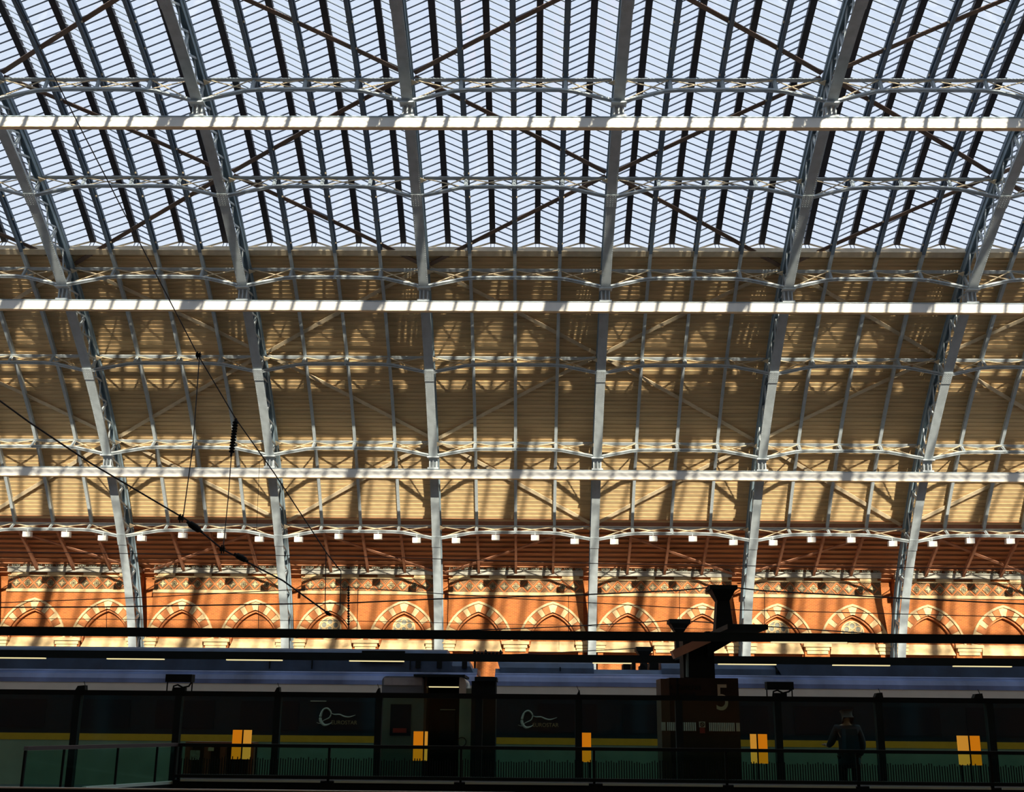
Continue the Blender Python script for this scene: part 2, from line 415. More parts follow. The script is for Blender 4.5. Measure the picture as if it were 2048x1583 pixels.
# roundels of tracery
rd = MB(); RC = zs+0.95
def ring(mb, cx, cz, r, t, y, n=16): mb.tube([(cx+r*math.cos(2*PI*j/n), y, cz+r*math.sin(2*PI*j/n)) for j in range(n+1)], t, 5)
ring(rd, 0, RC, 0.66, 0.06, WY+0.28, 22)
for j in range(6):
    q = 2*PI*j/6+PI/2; ring(rd, 0.40*math.cos(q), RC+0.40*math.sin(q), 0.19, 0.045, WY+0.28, 10)
ring(rd, 0, RC, 0.16, 0.045, WY+0.28, 10)
rdm = rd.mesh('roundel_tracery', stone, WO)
rgm = MB().lathe((0, WY+0.29, RC), [(0.66, 0), (0.66, 0.06)], 24, 'y').mesh('roundel_glass', glassw, WO); fix(rgm)
for n in range(-3, 6):
    cx = X0+(n+0.5)*S
    def put(nm, me, dx=0, dz=0): return link(nm, me, wall, (cx+dx, 0, dz))
    put('brick_panel', pm); put('string_course', bandsm); put('lozenge_band', frm); put('lead_gutter', cornm)
    tag(put('chequer_tiles', chkm), kind='stuff'); tag(put('iron_cresting', crem), kind='stuff')
    for k in range(4): put('cornice_lit_block', blkm, (k-1.5)*2.2)
    if n < -2 or n > 5: continue
    for a in AX:
        for me in vmesh: put('voussoir', me, a)
        put('hood_mould', hoodm, a); put('inner_roll', rollm, a); put('stone_sill', sillm, a)
        if n in (0, 3):
            put('roundel_tracery', rdm, a); put('roundel_glass', rgm, a)
    for dx in (-3.95, 0, 3.95): put('impost_block', capm, dx) if dx == 0 else link('impost_block', capm, wall, (cx+dx, 0, 0)).scale.__setitem__(0, 0.5)
    for k in range(NT):
        if k in (0, NT-1) : pass
        o = link('frieze_tile', tileAm, wall, (cx+(k-(NT-1)/2)*pitch, 0, zf))
        if k % 2: link('tile_rosette', rosAm, wall, (cx+(k-(NT-1)/2)*pitch, 0, zf))
        else:
            link('tile_ground', rosBm, wall, (cx+(k-(NT-1)/2)*pitch, 0, zf)); link('tile_star', rosCm, wall, (cx+(k-(NT-1)/2)*pitch, 0, zf))
tag(MB().box(-75, 75, 2*YC-WY-0.6, 2*YC-WY, -0.3, ztop).build('wall_front', brick), kind='structure')

# ------------------------------------------------------------ ceiling: boarding, braces, lean-to
ceil = empty('ceiling', (0, 60, 14)); tag(ceil, kind='structure'); CO = (0, 60, 14)
BW = 0.24; nb = int((UG-U1)/BW)
for i in range(nb):
    ua = U1+(UG-U1)*i/nb; ub = U1+(UG-U1)*(i+1)/nb
    a0, a1 = P(ua, 1.85), P(ua, 1.93); b0, b1 = P(ub-0.004, 1.815), P(ub-0.004, 1.93)
    MB().prismx([a0, b0, b1, a1], -75, 75).build('board', boardm, ceil, CO)
lowd = P(U1+0.3, 1.90); leanend = (WY+0.75, zw(1131)-0.72)
nl = 13
def lerp(a, b, t): return (a[0]+(b[0]-a[0])*t, a[1]+(b[1]-a[1])*t)
ndir = Vector((leanend[0]-lowd[0], leanend[1]-lowd[1])).normalized(); nup = Vector((-ndir.y, ndir.x))
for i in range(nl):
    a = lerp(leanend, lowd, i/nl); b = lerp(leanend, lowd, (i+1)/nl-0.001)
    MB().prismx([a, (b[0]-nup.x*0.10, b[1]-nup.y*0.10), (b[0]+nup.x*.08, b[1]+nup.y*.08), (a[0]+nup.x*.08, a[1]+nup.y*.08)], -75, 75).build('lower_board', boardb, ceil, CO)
MB().sweep(U1-0.15, U1+0.10, 0.3, -75, 75, 1.83, 1.95).build('eaves_beam', rustm, ceil, CO)
MB().sweep(UG-0.25, UG+0.05, 0.3, -75, 75, 1.62, 1.96).build('glazing_kerb', bracem, ceil, CO)
# near half of the roof, above and behind the camera
nd = MB().sweep(2*UA-UG, 2*UA-U1+7.0, 1.0, -75, 75, 1.85, 1.95)
tag(nd.build('boarding_behind', boardm, ceil, CO), kind='stuff')
def brace(xa, ua, xb, ub, d, m, w_=0.20):
    pts = []
    N = 6
    mb = MB()
    for i in range(N+1):
        t = i/N; y, z = P(ua+(ub-ua)*t, d); pts.append(Vector((xa+(xb-xa)*t, y, z)))
    for i in range(N):
        fu = phi(ua+(ub-ua)*(i+0.5)/N)
        mb.bar(pts[i], pts[i+1], w_, 0.05, (0, math.cos(fu), math.sin(fu)))
    mb.build('diagonal_brace', m, ceil, CO)
rows = [U1+G*k for k in range(0, 7)]
for n in range(-3, 6):
    xa, xb = X0+n*S+0.2, X0+(n+1)*S-0.2
    for k in range(6):
        up_right = ((k + n) % 2 == 0)     # bay 1: '\\' between the first two rows, '/' above, and so on
        u_lo, u_hi = rows[k]+0.1, rows[k+1]-0.1
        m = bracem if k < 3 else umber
        # bay 1, lowest panel falls to the right
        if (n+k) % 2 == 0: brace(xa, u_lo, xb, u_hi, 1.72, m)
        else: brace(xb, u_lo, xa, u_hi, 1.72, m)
    l0 = P(U1, 1.7); 
    if n % 2: pa, pb = (xa, leanend[0]-0.9, leanend[1]+0.25), (xb, l0[0], l0[1])
    else: pa, pb = (xb, leanend[0]-0.9, leanend[1]+0.25), (xa, l0[0], l0[1])
    MB().bar(pa, pb, 0.16, 0.05, (0, -nup.x, -nup.y)).build('diagonal_brace', rustm, ceil, CO)

# ------------------------------------------------------------ arch ribs
RB = (0, P(UB)[0], 0)
FWD = 0.235
infl = MB().sweep(UB, UA, 0.8, -FWD, FWD, 0.0, 0.035)
for s_ in (-1, 1): infl.sweep(UB, UA, 0.8, s_*0.13-0.012, s_*0.13+0.012, 0.035, 0.30)
outfl = MB().sweep(UB, UA, 0.8, -0.20, 0.20, DO-0.03, DO)
for s_ in (-1, 1): outfl.sweep(UB, UA, 0.8, s_*0.12-0.012, s_*0.12+0.012, DO-0.25, DO-0.03)
infl_m = infl.mesh('inner_flange', steel, RB); fix(infl_m)
outfl_m = outfl.mesh('outer_flange', steel_d, RB); fix(outfl_m)
nearrib = MB().sweep(UA, UTOT, 1.2, -FWD, FWD, 0, 0.035).sweep(UA, UTOT, 1.2, -.14, .14, 0.035, 0.3).sweep(UA, UTOT, 1.2, -.2, .2, DO-.25, DO)
nn = 38
def P3(x, u, d): y, z = P(u, d); return (x, y, z)
for i in range(nn):
    ua = UA+(UTOT-UA)*i/nn; ub = UA+(UTOT-UA)*(i+1)/nn
    nearrib.bar(P3(0, ua, .2), P3(0, ub, DO-.15), .1, .1, (1, 0, 0)); nearrib.bar(P3(0, ub, .2), P3(0, ua, DO-.15), .1, .1, (1, 0, 0))
nearrib_m = nearrib.mesh('rib_behind_camera', steel, RB)
rv = MB()
def rivet(mb, x, u, d, r=0.02):
    c = Vector(P3(x, u, d)); f = phi(u); nrm = Vector((0, -math.cos(f), -math.sin(f))); t = Vector((0, -math.sin(f), math.cos(f))); b = len(mb.v)
    for k in range(5):
        q = 2*PI*k/5; mb.v.append(tuple(c+Vector((1, 0, 0))*r*math.cos(q)+t*r*math.sin(q)))
    mb.v.append(tuple(c+nrm*r))
    for k in range(5): mb.f.append((b+k, b+(k+1) % 5, b+5))
u = UB+0.3
while u < UA-0.5:
    rivet(rv, -FWD+0.045, u, 0); rivet(rv, FWD-0.045, u, 0); u += 0.115
rv_m = rv.mesh('rivets', steel, RB)
spl = []
for k in (0, 2, 4, 6):
    mb = MB().sweep(rows[k]-0.55, rows[k]+0.15, 0.3, -FWD-0.015, FWD+0.015, -0.03, 0.0)
    for i in range(6):
        for j in range(4): rivet(mb, -0.18+0.12*j, rows[k]-0.48+i*0.11, -0.03)
    me = mb.mesh('splice_plate', steel, RB); spl.append(me)
CELL = G/4; ncell = int((UA-UB)/CELL)
latm = []
for i in range(ncell):
    ua = UB+0.4+i*CELL; ub = ua+CELL
    if ub > UA: break
    for a, b, x in ((0, 1, -0.05), (1, 0, 0.05)):
        ca = P3(x, ua if a == 0 else ub, 0.16); cb = P3(x, ub if a == 0 else ua, DO-0.12)
        me = MB().bar(ca, cb, 0.085, 0.05, (1, 0, 0)).mesh('lattice_bar', steel, RB); fix(me); latm.append(me)
    if i % 2 == 0:
        me = MB().bar(P3(0, ua, 0.1), P3(0, ua, DO-0.1), 0.16, 0.10, (1, 0, 0)).mesh('web_strut', steel, RB); fix(me); latm.append(me)
gutm = MB().sweep(UG, UA, 0.8, -0.13, 0.13, 1.62, 1.82).mesh('valley_gutter', gutc, RB); fix(gutm)
gutn = MB().sweep(UA, 2*UA-UG, 1.0, -0.13, 0.13, 1.62, 1.82).mesh('valley_gutter_behind', steel_d, RB)
rafu = MB().sweep(U1, UG, 0.8, -0.07, 0.07, DO, 1.84).mesh('rafter_rail', steel_d, RB); fix(rafu)
ftm = MB().box(-0.36, 0.36, P(UB)[0]-0.15, WY+0.7, 0.0, 0.18).box(-0.30, 0.30, P(UB)[0]-0.05, WY+0.7, 0.18, 0.5).mesh('rib_shoe', steel, RB); fix(ftm)
vis = [n for n in NR if -2 <= n <= 5]
for n in NR:
    x = X0+n*S
    if n in vis: lab = 'tall grey riveted arch rib, %s from the left at the foot of the brick wall' % ordi(n+2)
    else: lab = 'grey riveted lattice arch rib beyond the %s edge of the view' % ('left' if n < 0 else 'right')
    e = empty('arch_rib', (x, RB[1], 0), lab, 'roof rib', 'arch ribs of the train shed')
    e.name = 'arch_rib'
    link('inner_flange', infl_m, e); link('outer_flange', outfl_m, e)
    tag(link('rib_behind_camera', nearrib_m, e), kind='stuff')
    tag(link('rivets', rv_m, e), kind='stuff')
    for me in spl: link('splice_plate', me, e)
    if -2 <= n <= 5:
        for me in latm: link(me.name.split('.')[0], me, e)
    link('valley_gutter', gutm, e); link('valley_gutter_behind', gutn, e); link('rafter_rail', rafu, e); link('rib_shoe', ftm, e)

# ------------------------------------------------------------ rafters between the ribs
LR = (0, WY-0.3, 0)
raf = MB().sweep(U1, UG, 0.8, -0.03, 0.03, 1.52, 1.82).sweep(U1, UG, 0.8, -0.085, 0.085, 1.49, 1.52)
raf_m = raf.mesh('rafter_beam', steel, RB); fix(raf_m)
gut = MB().sweep(UG, UA, 0.8, -0.05, 0.05, 1.5, 1.66).sweep(UG, UA, 0.8, -0.125, 0.125, 1.66, 1.80).sweep(UG, UA, .8, -.08, .08, 1.47, 1.5)
gut_m = gut.mesh('valley_gutter', gutc, RB); fix(gut_m)
cl = MB(); u = UG+0.5
while u < UA-1:
    for s_ in (-1, 1):
        y, z = P(u, 1.64); cl.box(s_*0.11-0.03, s_*0.11+0.03, y-0.03, y+0.03, z-0.06, z+0.02)
    u += CELL
cl_m = cl.mesh('gutter_cleats', bracem, RB)
gutn2 = MB().sweep(UA, 2*UA-UG, 1.0, -0.09, 0.09, 1.66, 1.80).mesh('gutter_behind', steel_d, RB)
l0 = P(U1, 1.62)
lr = MB().bar((0, l0[0], l0[1]), (0, leanend[0]-0.6, leanend[1]+0.12), 0.14, 0.22, (0, 0, 1)); lr_m = lr.mesh('lower_rafter', rustm, RB); fix(lr_m)
cnt = 0
for n in range(-3, 6):
    for k in (1, 2, 3):
        x = X0+(n+k/4)*S
        e = empty('roof_rafter', (x, RB[1], 0), None, 'rafter', 'curved rafters between the ribs')
        if -2 <= n <= 4: e['label'] = 'slim curved grey rafter, %s of three right of %s arch rib' % (ORD[k-1], ordi(n+2))
        else: e['label'] = 'slim curved grey rafter beyond the %s edge of the view, %s of three' % ('left' if n < 0 else 'right', ORD[k-1])
        for nm, me in (('rafter_beam', raf_m), ('valley_gutter', gut_m), ('gutter_behind', gutn2), ('lower_rafter', lr_m)): link(nm, me, e)
        tag(link('gutter_cleats', cl_m, e), kind='stuff')

# ------------------------------------------------------------ ridge and furrow glazing
HR = 0.66; VD, VX = 1.80, S/8-0.11
RO2 = (0, P(UG)[0], P(UG)[1])
rb = MB().sweep(UG, UA, 0.8, -0.14, 0.14, 1.80+HR-0.16, 1.80+HR+0.05)
rb_m = rb.mesh('ridge_beam', ridgem, RO2); fix(rb_m)
rbn = MB().sweep(UA, 2*UA-UG, 1.0, -0.10, 0.10, 1.80+HR-0.08, 1.80+HR+0.05).mesh('ridge_behind', ridgem, RO2)
PS_ = 0.379
def barset(u0, u1):
    mb = MB(); u = u0
    while u < u1:
        for s_ in (-1, 1):
            f = phi(u if u < UA else 2*UA-u)
            mb.bar(P3(s_*VX, u, VD), P3(s_*0.12, u, VD+HR-0.06), 0.045, 0.05, (0, math.cos(f), math.sin(f)))
        u += PS_
    return mb
bs = barset(UG+PS_, UA-0.1).mesh('glazing_bars', barm, RO2)
bsn = barset(UA+0.2, 2*UA-UG-2.0).mesh('glazing_bars_behind', barm, RO2)
pmesh = []
u = UG+0.03
while u+PS_ < 38.0:
    for s_ in (-1, 1):
        ua, ub = u+0.015, u+PS_-0.015
        q = [P3(s_*VX, ua, VD+0.01), P3(s_*0.13, ua, VD+HR-0.05), P3(s_*0.13, ub, VD+HR-0.05), P3(s_*VX, ub, VD+0.01)]
        q2 = [P3(s_*VX, ua, VD+0.022), P3(s_*0.13, ua, VD+HR-0.038), P3(s_*0.13, ub, VD+HR-0.038), P3(s_*VX, ub, VD+0.022)]
        me = MB().hexa(q+q2).mesh('pane', glassm, RO2); fix(me); pmesh.append(me)
    u += PS_
gb = MB()
for s_ in (-1, 1): gb.bar(P3(s_*(S/8), UG, 1.86), P3(0, UG, VD+HR-0.02), 0.07, 0.07, (0, 0, 1))
gb_m = gb.mesh('gable_bar', bracem, RO2)
gm = MB()
for s_ in (-1, 1): gm.bar(P3(s_*0.09, UG, 1.9), P3(s_*0.09, UG, VD+HR-0.1), 0.03, 0.03, (0, 1, 0))
gm_m = gm.mesh('gable_mullions', barm, RO2)
for n in range(-3, 6):
    for k in range(4):
        x = X0+(n+(k+0.5)/4)*S
        vis_ = abs(x+1) < 29.5
        e = empty('skylight_ridge', (x, RO2[1], RO2[2]), None, 'skylight', 'ridge and furrow skylights')
        if vis_: e['label'] = 'long glazed skylight ridge, %s of four right of %s arch rib' % (ORD[k], ordi(n+2) if n >= -2 else 'cut off')
        else: e['label'] = 'long glazed skylight ridge beyond the %s edge of the view, %s ridge of bay' % ('left' if n < 0 else 'right', ORD[k])+('' if n in (-3, 5) else ', nearer')
        link('ridge_beam', rb_m, e); link('ridge_behind', rbn, e); link('gable_bar', gb_m, e); link('gable_mullions', gm_m, e)
        tag(link('glazing_bars', bs, e), kind='stuff'); tag(link('glazing_bars_behind', bsn, e), kind='stuff')
        if vis_:
            for me in pmesh: link('pane', me, e)
# walkway rail outside at the foot of the glass
wr = empty('walkway_railing', (0, *P(UG-2.2, 2.0)), 'thin grey handrail outside along the foot of the glass roof', 'railing')
wo = (0, *P(UG-2.2, 2.0))
mb = MB().bar((-40, *P(UG-2.2, 3.1)), (40, *P(UG-2.2, 3.1)), 0.04, 0.04); mb.build('hand_rail', barm, wr, wo)
for i in range(36):
    x = X0-3*S+i*S/4+1.6
    MB().bar((x, *P(UG-2.2, 2.0)), (x, *P(UG-2.2, 3.12)), 0.10, 0.04).build('rail_post', barm, wr, wo)

# ------------------------------------------------------------ lattice girders (one per bay and row)
def local(mb, nm, m): me = mb.mesh(nm, m); fix(me); return me
x1, x2, x3, x4 = 0.24, S/4, 3*S/4, S-0.24
topc = local(MB().box(x1, x4, 1.36, 1.40, -0.09, 0.09).box(x1, x4, 1.40, 1.48, -0.02, 0.02), 'top_chord', steel)
bc = MB()
pl = [(x1, 0.06), (x2-0.3, 0.66), (x2+0.3, 0.74), (S/2, 0.76), (x3-0.3, 0.74), (x3+0.3, 0.66), (x4, 0.06)]
for a, b in zip(pl[:-1], pl[1:]):
    for off in (-0.05, 0.05):
        bc.bar((a[0], a[1], off), (b[0], b[1], off), 0.055, 0.10, (0, 1, 0))
botc = local(bc, 'bottom_chord', steel)
postm = []
for q in (x2, S/2, x3): postm.append(local(MB().box(q-0.05, q+0.05, 0.68, 1.52, -0.03, 0.03).box(q-0.09, q+0.09, 0.66, 1.5, -0.04, -0.02), 'post', steel))
barm_ = []
def bcd(x):
    for a, b in zip(pl[:-1], pl[1:]):
        if a[0] <= x <= b[0]: return a[1]+(b[1]-a[1])*(x-a[0])/(b[0]-a[0])
    return 0.1
for k in range(4):
    xa = [x1, x2, S/2, x3][k]+0.05; xb = [x2, S/2, x3, x4][k]-0.05
    barm_.append(local(MB().bar((xa, bcd(xa)+0.03, 0.02), (xb, 1.38, 0.02), 0.05, 0.03, (0, 0, 1)), 'lattice_bar', bracem))
    barm_.append(local(MB().bar((xb, bcd(xb)+0.03, -0.02), (xa, 1.38, -0.02), 0.05, 0.03, (0, 0, 1)), 'lattice_bar', bracem))
gus = local(MB().prism([(0.1, -0.15), (0.4, 0), (0.1, 0.15)], 1.2, 1.24), 'gusset', bracem)
gusr = local(MB().prism([(S-0.1, -0.15), (S-0.4, 0), (S-0.1, 0.15)], 1.2, 1.24), 'gusset', bracem)
nearg = local(MB().box(x1, x4, 1.34, 1.5, -0.09, 0.09).box(x2, x3, 0.68, 0.78, -0.06, 0.06).bar((x1, 0.06, 0), (x2, 0.7, 0), .1, .1).bar((x3, 0.7, 0), (x4, 0.06, 0), .1, .1), 'girder_frame', steel)
rownames = ['lowest row just above brick wall', 'second row above lowest white beam', 'third row across tan boarding', 'fourth row at top of boarding', 'fifth row across the glass', 'sixth row above top white beam', 'seventh row at top of view']
for k, ur in enumerate(rows):
    for n in range(-3, 6):
        y, z = P(ur)
        e = empty('lattice_girder', (X0+n*S, y, z), None, 'girder', 'cranked lattice girders between the ribs', rx=phi(ur))
        if -2 <= n <= 4: e['label'] = 'cranked lattice girder, %s, right of %s rib' % (rownames[k], ordi(n+2))
        else: e['label'] = 'cranked lattice girder, %s, past the %s edge' % (rownames[k], 'left' if n < 0 else 'right')
        link('top_chord', topc, e); link('bottom_chord', botc, e)
        for me in postm: link('post', me, e)
        for me in barm_: link('lattice_bar', me, e)
        link('gusset', gus, e); link('gusset', gusr, e)
ng = empty('girders_behind', (0, 0, 20)); tag(ng, 'cranked lattice girders of the near half of the roof, behind the camera', 'girder')
for k in range(7):
    ur = rows[k]; y, z = P(ur); y = 2*YC-y
    for n in range(-3, 8):
        o = link('girder_frame', nearg, ng, (X0+n*S, y, z-20)); o.rotation_euler = (PI-phi(ur), 0, 0)
ngu = 0

# ------------------------------------------------------------ white gantry rails
rail_rows = [1, 3, 5]
rn = ['lowest white painted beam crossing in front of the ribs over the pale boarding', 'middle white painted beam crossing the ribs below the glass', 'topmost white painted beam crossing in front of the glass roof']
yl = [(940, 953), (607, 617.5), (247, 257)]
for j, k in enumerate(rail_rows):
    y, z = P(rows[k]); yc_, zc_ = y+0.26, z-0.92
    if j == 2: yc_, zc_ = y+0.24, z-0.86
    e = empty('gantry_beam', (0, yc_, zc_), rn[j], 'beam', 'white gantry beams')
    o_ = (0, yc_, zc_)
    MB().box(-36, 36, yc_-0.09, yc_+0.09, zc_-0.26, zc_+0.20).build('beam_body', beamw, e, o_)
    MB().box(-36, 36, yc_-0.13, yc_+0.13, zc_+0.20, zc_+0.23).build('top_flange', steel_d, e, o_)
    MB().box(-36, 36, yc_-0.13, yc_+0.13, zc_-0.29, zc_-0.26).build('bottom_flange', bracem, e, o_)
    for n in vis:
        x = X0+n*S
        hb_ = MB().box(x-0.30, x+0.30, yc_-0.14, yc_+0.14, zc_+0.23, zc_+0.32)
        hb_.box(x-0.03, x+0.03, yc_-0.10, yc_+0.12, zc_+0.32, z+0.25)
        hb_.box(x-0.22, x-0.16, yc_-0.06, yc_+0.08, zc_+0.32, z+0.2).box(x+0.16, x+0.22, yc_-0.06, yc_+0.08, zc_+0.32, z+0.2)
        hb_.box(x-0.32, x+0.32, y-0.12, y+0.30, z-0.10, z-0.04)
        hb_.build('hanger', steel, e, o_)

# ------------------------------------------------------------ floodlights on the lowest girders
y, z = P(rows[0], 0.35)
i = 0
for n in range(-2, 6):
    for k in range(4):
        dx = S*(k+0.5)/4
        dd = bcd(dx); y, z = P(rows[0], dd-0.05)
        x = X0+n*S+dx
        e = empty('floodlight', (x, y, z-0.12), 'small white box floodlight, %s of four right of %s arch rib' % (ORD[k], ordi(n+2)), 'floodlight', 'floodlights under the lowest girders')
        MB().hexa([(-0.23, -0.14, -0.31), (0.23, -0.14, -0.31), (0.23, 0.16, -0.31), (-0.23, 0.16, -0.31), (-0.23, -0.18, -0.02), (0.23, -0.18, -0.02), (0.23, 0.10, 0.0), (-0.23, 0.10, 0.0)]).build('housing', white, e)
        MB().box(-0.17, 0.17, -0.10, 0.12, -0.33, -0.31).build('lens', lead, e)
        MB().box(-0.02, 0.02, -0.03, 0.03, -0.02, 0.16).build('bracket', steel, e)

# ============================================================ foreground
def cfont(txt, size, name, m, parent, loc, ext=0.004):
    cu = bpy.data.curves.new(name, 'FONT'); cu.body = txt; cu.size = size; cu.extrude = ext; cu.align_x = 'LEFT'
    t = bpy.data.objects.new('tmp', cu); C.objects.link(t)
    bpy.context.view_layer.update()
    me = bpy.data.meshes.new_from_object(t); bpy.data.objects.remove(t); me.name = name
    me.materials.clear(); me.materials.append(m)
    o = link(name, me, parent, loc); o.rotation_euler = (PI/2, 0, 0)
    return o

# ------------------------------------------------------------ the train
TY = 27.3; TC = 28.75
zT = lambda py, Y=TY: zat(py, Y, 1024)
z_rail = -0.75
zy0, zy1 = zT(1487.5), zT(1474)
zb1 = zT(1386); zc_ = zT(1371)
zs1 = zT(1348, 27.62); zlow = zT(1337, 28.0); zmid = zT(1321, 27.95); ztopr = zT(1300, 28.2)
def both(prof):
    return prof+[(2*TC-y, z) for y, z in reversed(prof)]
def roofblock(mb, x0, x1, zt, sl0=0.0, sl1=0.0):
    a = [(27.74, zlow-0.12), (27.78, zt-0.16), (27.88, zt-0.05), (28.15, zt), (TC, zt+0.03)]
    poly = both(a)
    b = len(mb.v); n = len(poly)
    for xx, s0 in ((x0, sl0), (x1, sl1)):
        for y, z in poly:
            f = (z-(zlow-0.12))/(zt-zlow+0.12)
            mb.v.append((xx+s0*f, y, z))
    mb.f.append(tuple(b+i for i in range(n))); mb.f.append(tuple(b+n+i for i in reversed(range(n))))
    for i in range(n): mb.f.append((b+i, b+n+i, b+n+(i+1) % n, b+(i+1) % n))
    return mb
def coach(x0, x1, label, group='train cars at the platform'):
    e = empty('train_car', ((x0+x1)/2, TC, z_rail), label, 'train', group)
    o = ((x0+x1)/2, TC, z_rail)
    MB().prismx(both([(27.36, -0.35), (TY, -0.1), (TY, zy0)]), x0, x1).build('lower_body', trgrey, e, o)
    MB().prismx(both([(TY-0.006, zy0), (TY-0.006, zy1)]), x0, x1).build('yellow_stripe', yellow, e, o)
    MB().prismx(both([(TY, zy1), (TY, zb1-0.10), (TY+0.01, zb1-0.02)]), x0, x1).build('window_band', navy, e, o)
    MB().prismx(both([(TY+0.0, zb1-0.04), (TY+0.01, zc_)]), x0, x1).build('cantrail', trwhite, e, o)
    MB().prismx(both([(TY+0.0, zc_), (TY+0.03, zc_+0.10), (TY+0.10, zc_+0.20), (TY+0.22, zs1-0.03), (TY+0.32, zs1)]), x0, x1).build('roof_shoulder', blue, e, o)
    MB().prismx(both([(TY+0.30, zs1-0.02), (TY+0.42, zs1+0.01), (TY+0.46, zlow-0.10), (TY+0.6, zlow)]), x0, x1).build('roof_deck', blued, e, o)
    MB().prismx(both([(TY+0.30, zs1), (TY+0.33, zs1+0.03), (TY+0.36, zs1)]), x0, x1).build('gutter_strip', blue, e, o)
    # windows and bogies
    n = int((x1-x0-1.2)/1.95)
    for i in range(n):
        xx = x0+1.0+i*1.95
        MB().box(xx, xx+1.35, TY-0.012, TY+0.02, zy1+0.12, zb1-0.22).build('window', glassd, e, o)
    for xx in (x0+1.6, x1-1.6):
        bg_ = MB()
        for dx in (-1.2, 1.2): bg_.lathe((xx+dx, 28.0, z_rail+0.46), [(0.46, -0.07), (0.46, 0.07)], 18, 'y').lathe((xx+dx, 29.5, z_rail+0.46), [(0.46, -0.07), (0.46, 0.07)], 18, 'y')
        bg_.box(xx-1.6, xx+1.6, 27.8, 29.7, z_rail+0.35, z_rail+0.55)
        bg_.build('bogie', dark, e, o)
    return e, o
XA1 = xat(955, 28.0, 1340); XB0 = xat(991, 28.0, 1340)
cars = []
eA, oA = coach(XA1-22.0, XA1, 'long navy and grey train car with yellow stripe, left of the brick-lit gap')
eB, oB = coach(XB0, XB0+22.0, 'long navy and grey train car with yellow stripe, right of the brick-lit gap')
# roof casings of the left car
x_ = lambda px, Y=27.9: xat(px, Y, 1320)
mb = MB(); roofblock(mb, XA1-22, x_(912), ztopr, 0, -0.25); mb.build('roof_casing', blued, eA, oA)
mb = MB(); roofblock(mb, x_(905), x_(948), zmid+0.02, 0, -0.15); mb.build('roof_casing', blued, eA, oA)
for px in (838, 880, 930):
    z0_, z1_ = zT(1337, 27.75), zT(1322, 27.75)
    MB().prism([(x_(px-5), z0_), (x_(px+5), z0_), (x_(px+5), z1_), (x_(px), z1_+0.03), (x_(px-5), z1_)], 27.70, 27.80).build('vent_slot', black, eA, oA)
for px in (543, 627, 822):
    MB().box(x_(px)-0.012, x_(px)+0.012, 27.72, 27.80, zlow-0.05, ztopr-0.12).build('panel_seam', black, eA, oA)
MB().box(x_(722), x_(808), 27.71, 27.80, zT(1327, 27.75), zT(1321, 27.75)).build('roof_grille', black, eA, oA)
MB().box(x_(724), x_(810), 27.82, 28.0, zT(1309, 27.85), zT(1303, 27.85)).build('roof_grille', black, eA, oA)
mb = MB()
for i in range(13):
    mb.box(x_(60+i*70), x_(60+i*70)+0.02, TY+0.02, TY+0.22, zc_+0.1, zs1-0.05)
# insulators on the roof end
ins = MB()
ix0, ix1 = x_(945, 28.3), x_(1005, 28.3); iz = zT(1314, 28.3)
for i in range(8):
    xx = ix0+(ix1-ix0)*(i+0.5)/8
    ins.lathe((xx, 28.3, iz), [(0.06, 0), (0.03, 0.03), (0.06, 0.05), (0.03, 0.08), (0.05, 0.10), (0.01, 0.18 if i in (0, 3, 7) else 0.13)], 8)
ins.box(ix0-0.3, ix1+0.3, 28.2, 28.4, iz-0.03, iz)
ins.box(x_(950, 28.3)-0.02, x_(950, 28.3)+0.02, 28.26, 28.34, zlow-0.4, iz)
ie = empty('roof_insulators', (ix0, 28.3, iz-0.03), 'row of dark spiky insulators above the gap between two train cars', 'insulator')
ins.build('insulator_row', black, ie, (ix0, 28.3, iz-0.03))
# gangway
mb = MB().box(XA1-0.02, XB0+0.02, 27.75, 29.75, -0.2, zT(1353, 27.8))
for i in range(4): mb.box(XA1+0.03+i*0.10, XA1+0.07+i*0.10, 27.68, 27.75, -0.2, zT(1355, 27.8))
mb.build('gangway', black, eA, oA)
# right car casings and roof well
for a, b, zt, s0, s1 in ((1003, 1187, zmid, -0.1, 0), (1322, 1548, zmid+0.01, 0, 0), (1560, 2900, ztopr-0.11, -0.25, 0)):
    mb = MB(); roofblock(mb, x_(a), min(x_(b), XB0+22), zt, s0, s1); mb.build('roof_casing', blued, eB, oB)
for a, b, h in ((1247, 1262, 0.13), (1266, 1272, .17), (1281, 1293, 0.10), (1300, 1318, 0.17)):
    MB().box(x_(a), x_(b), 28.0, 28.5, zlow-0.02, zlow+h).box(x_(a)+0.03, x_(b)-0.03, 28.1, 28.4, zlow+h, zlow+h+0.04).build('roof_equipment', black, eB, oB)
for px in (1120, 1400, 1550):
    MB().box(x_(px)-0.012, x_(px)+0.012, 27.72, 27.80, zlow-0.05, zmid-0.14).build('panel_seam', black, eB, oB)
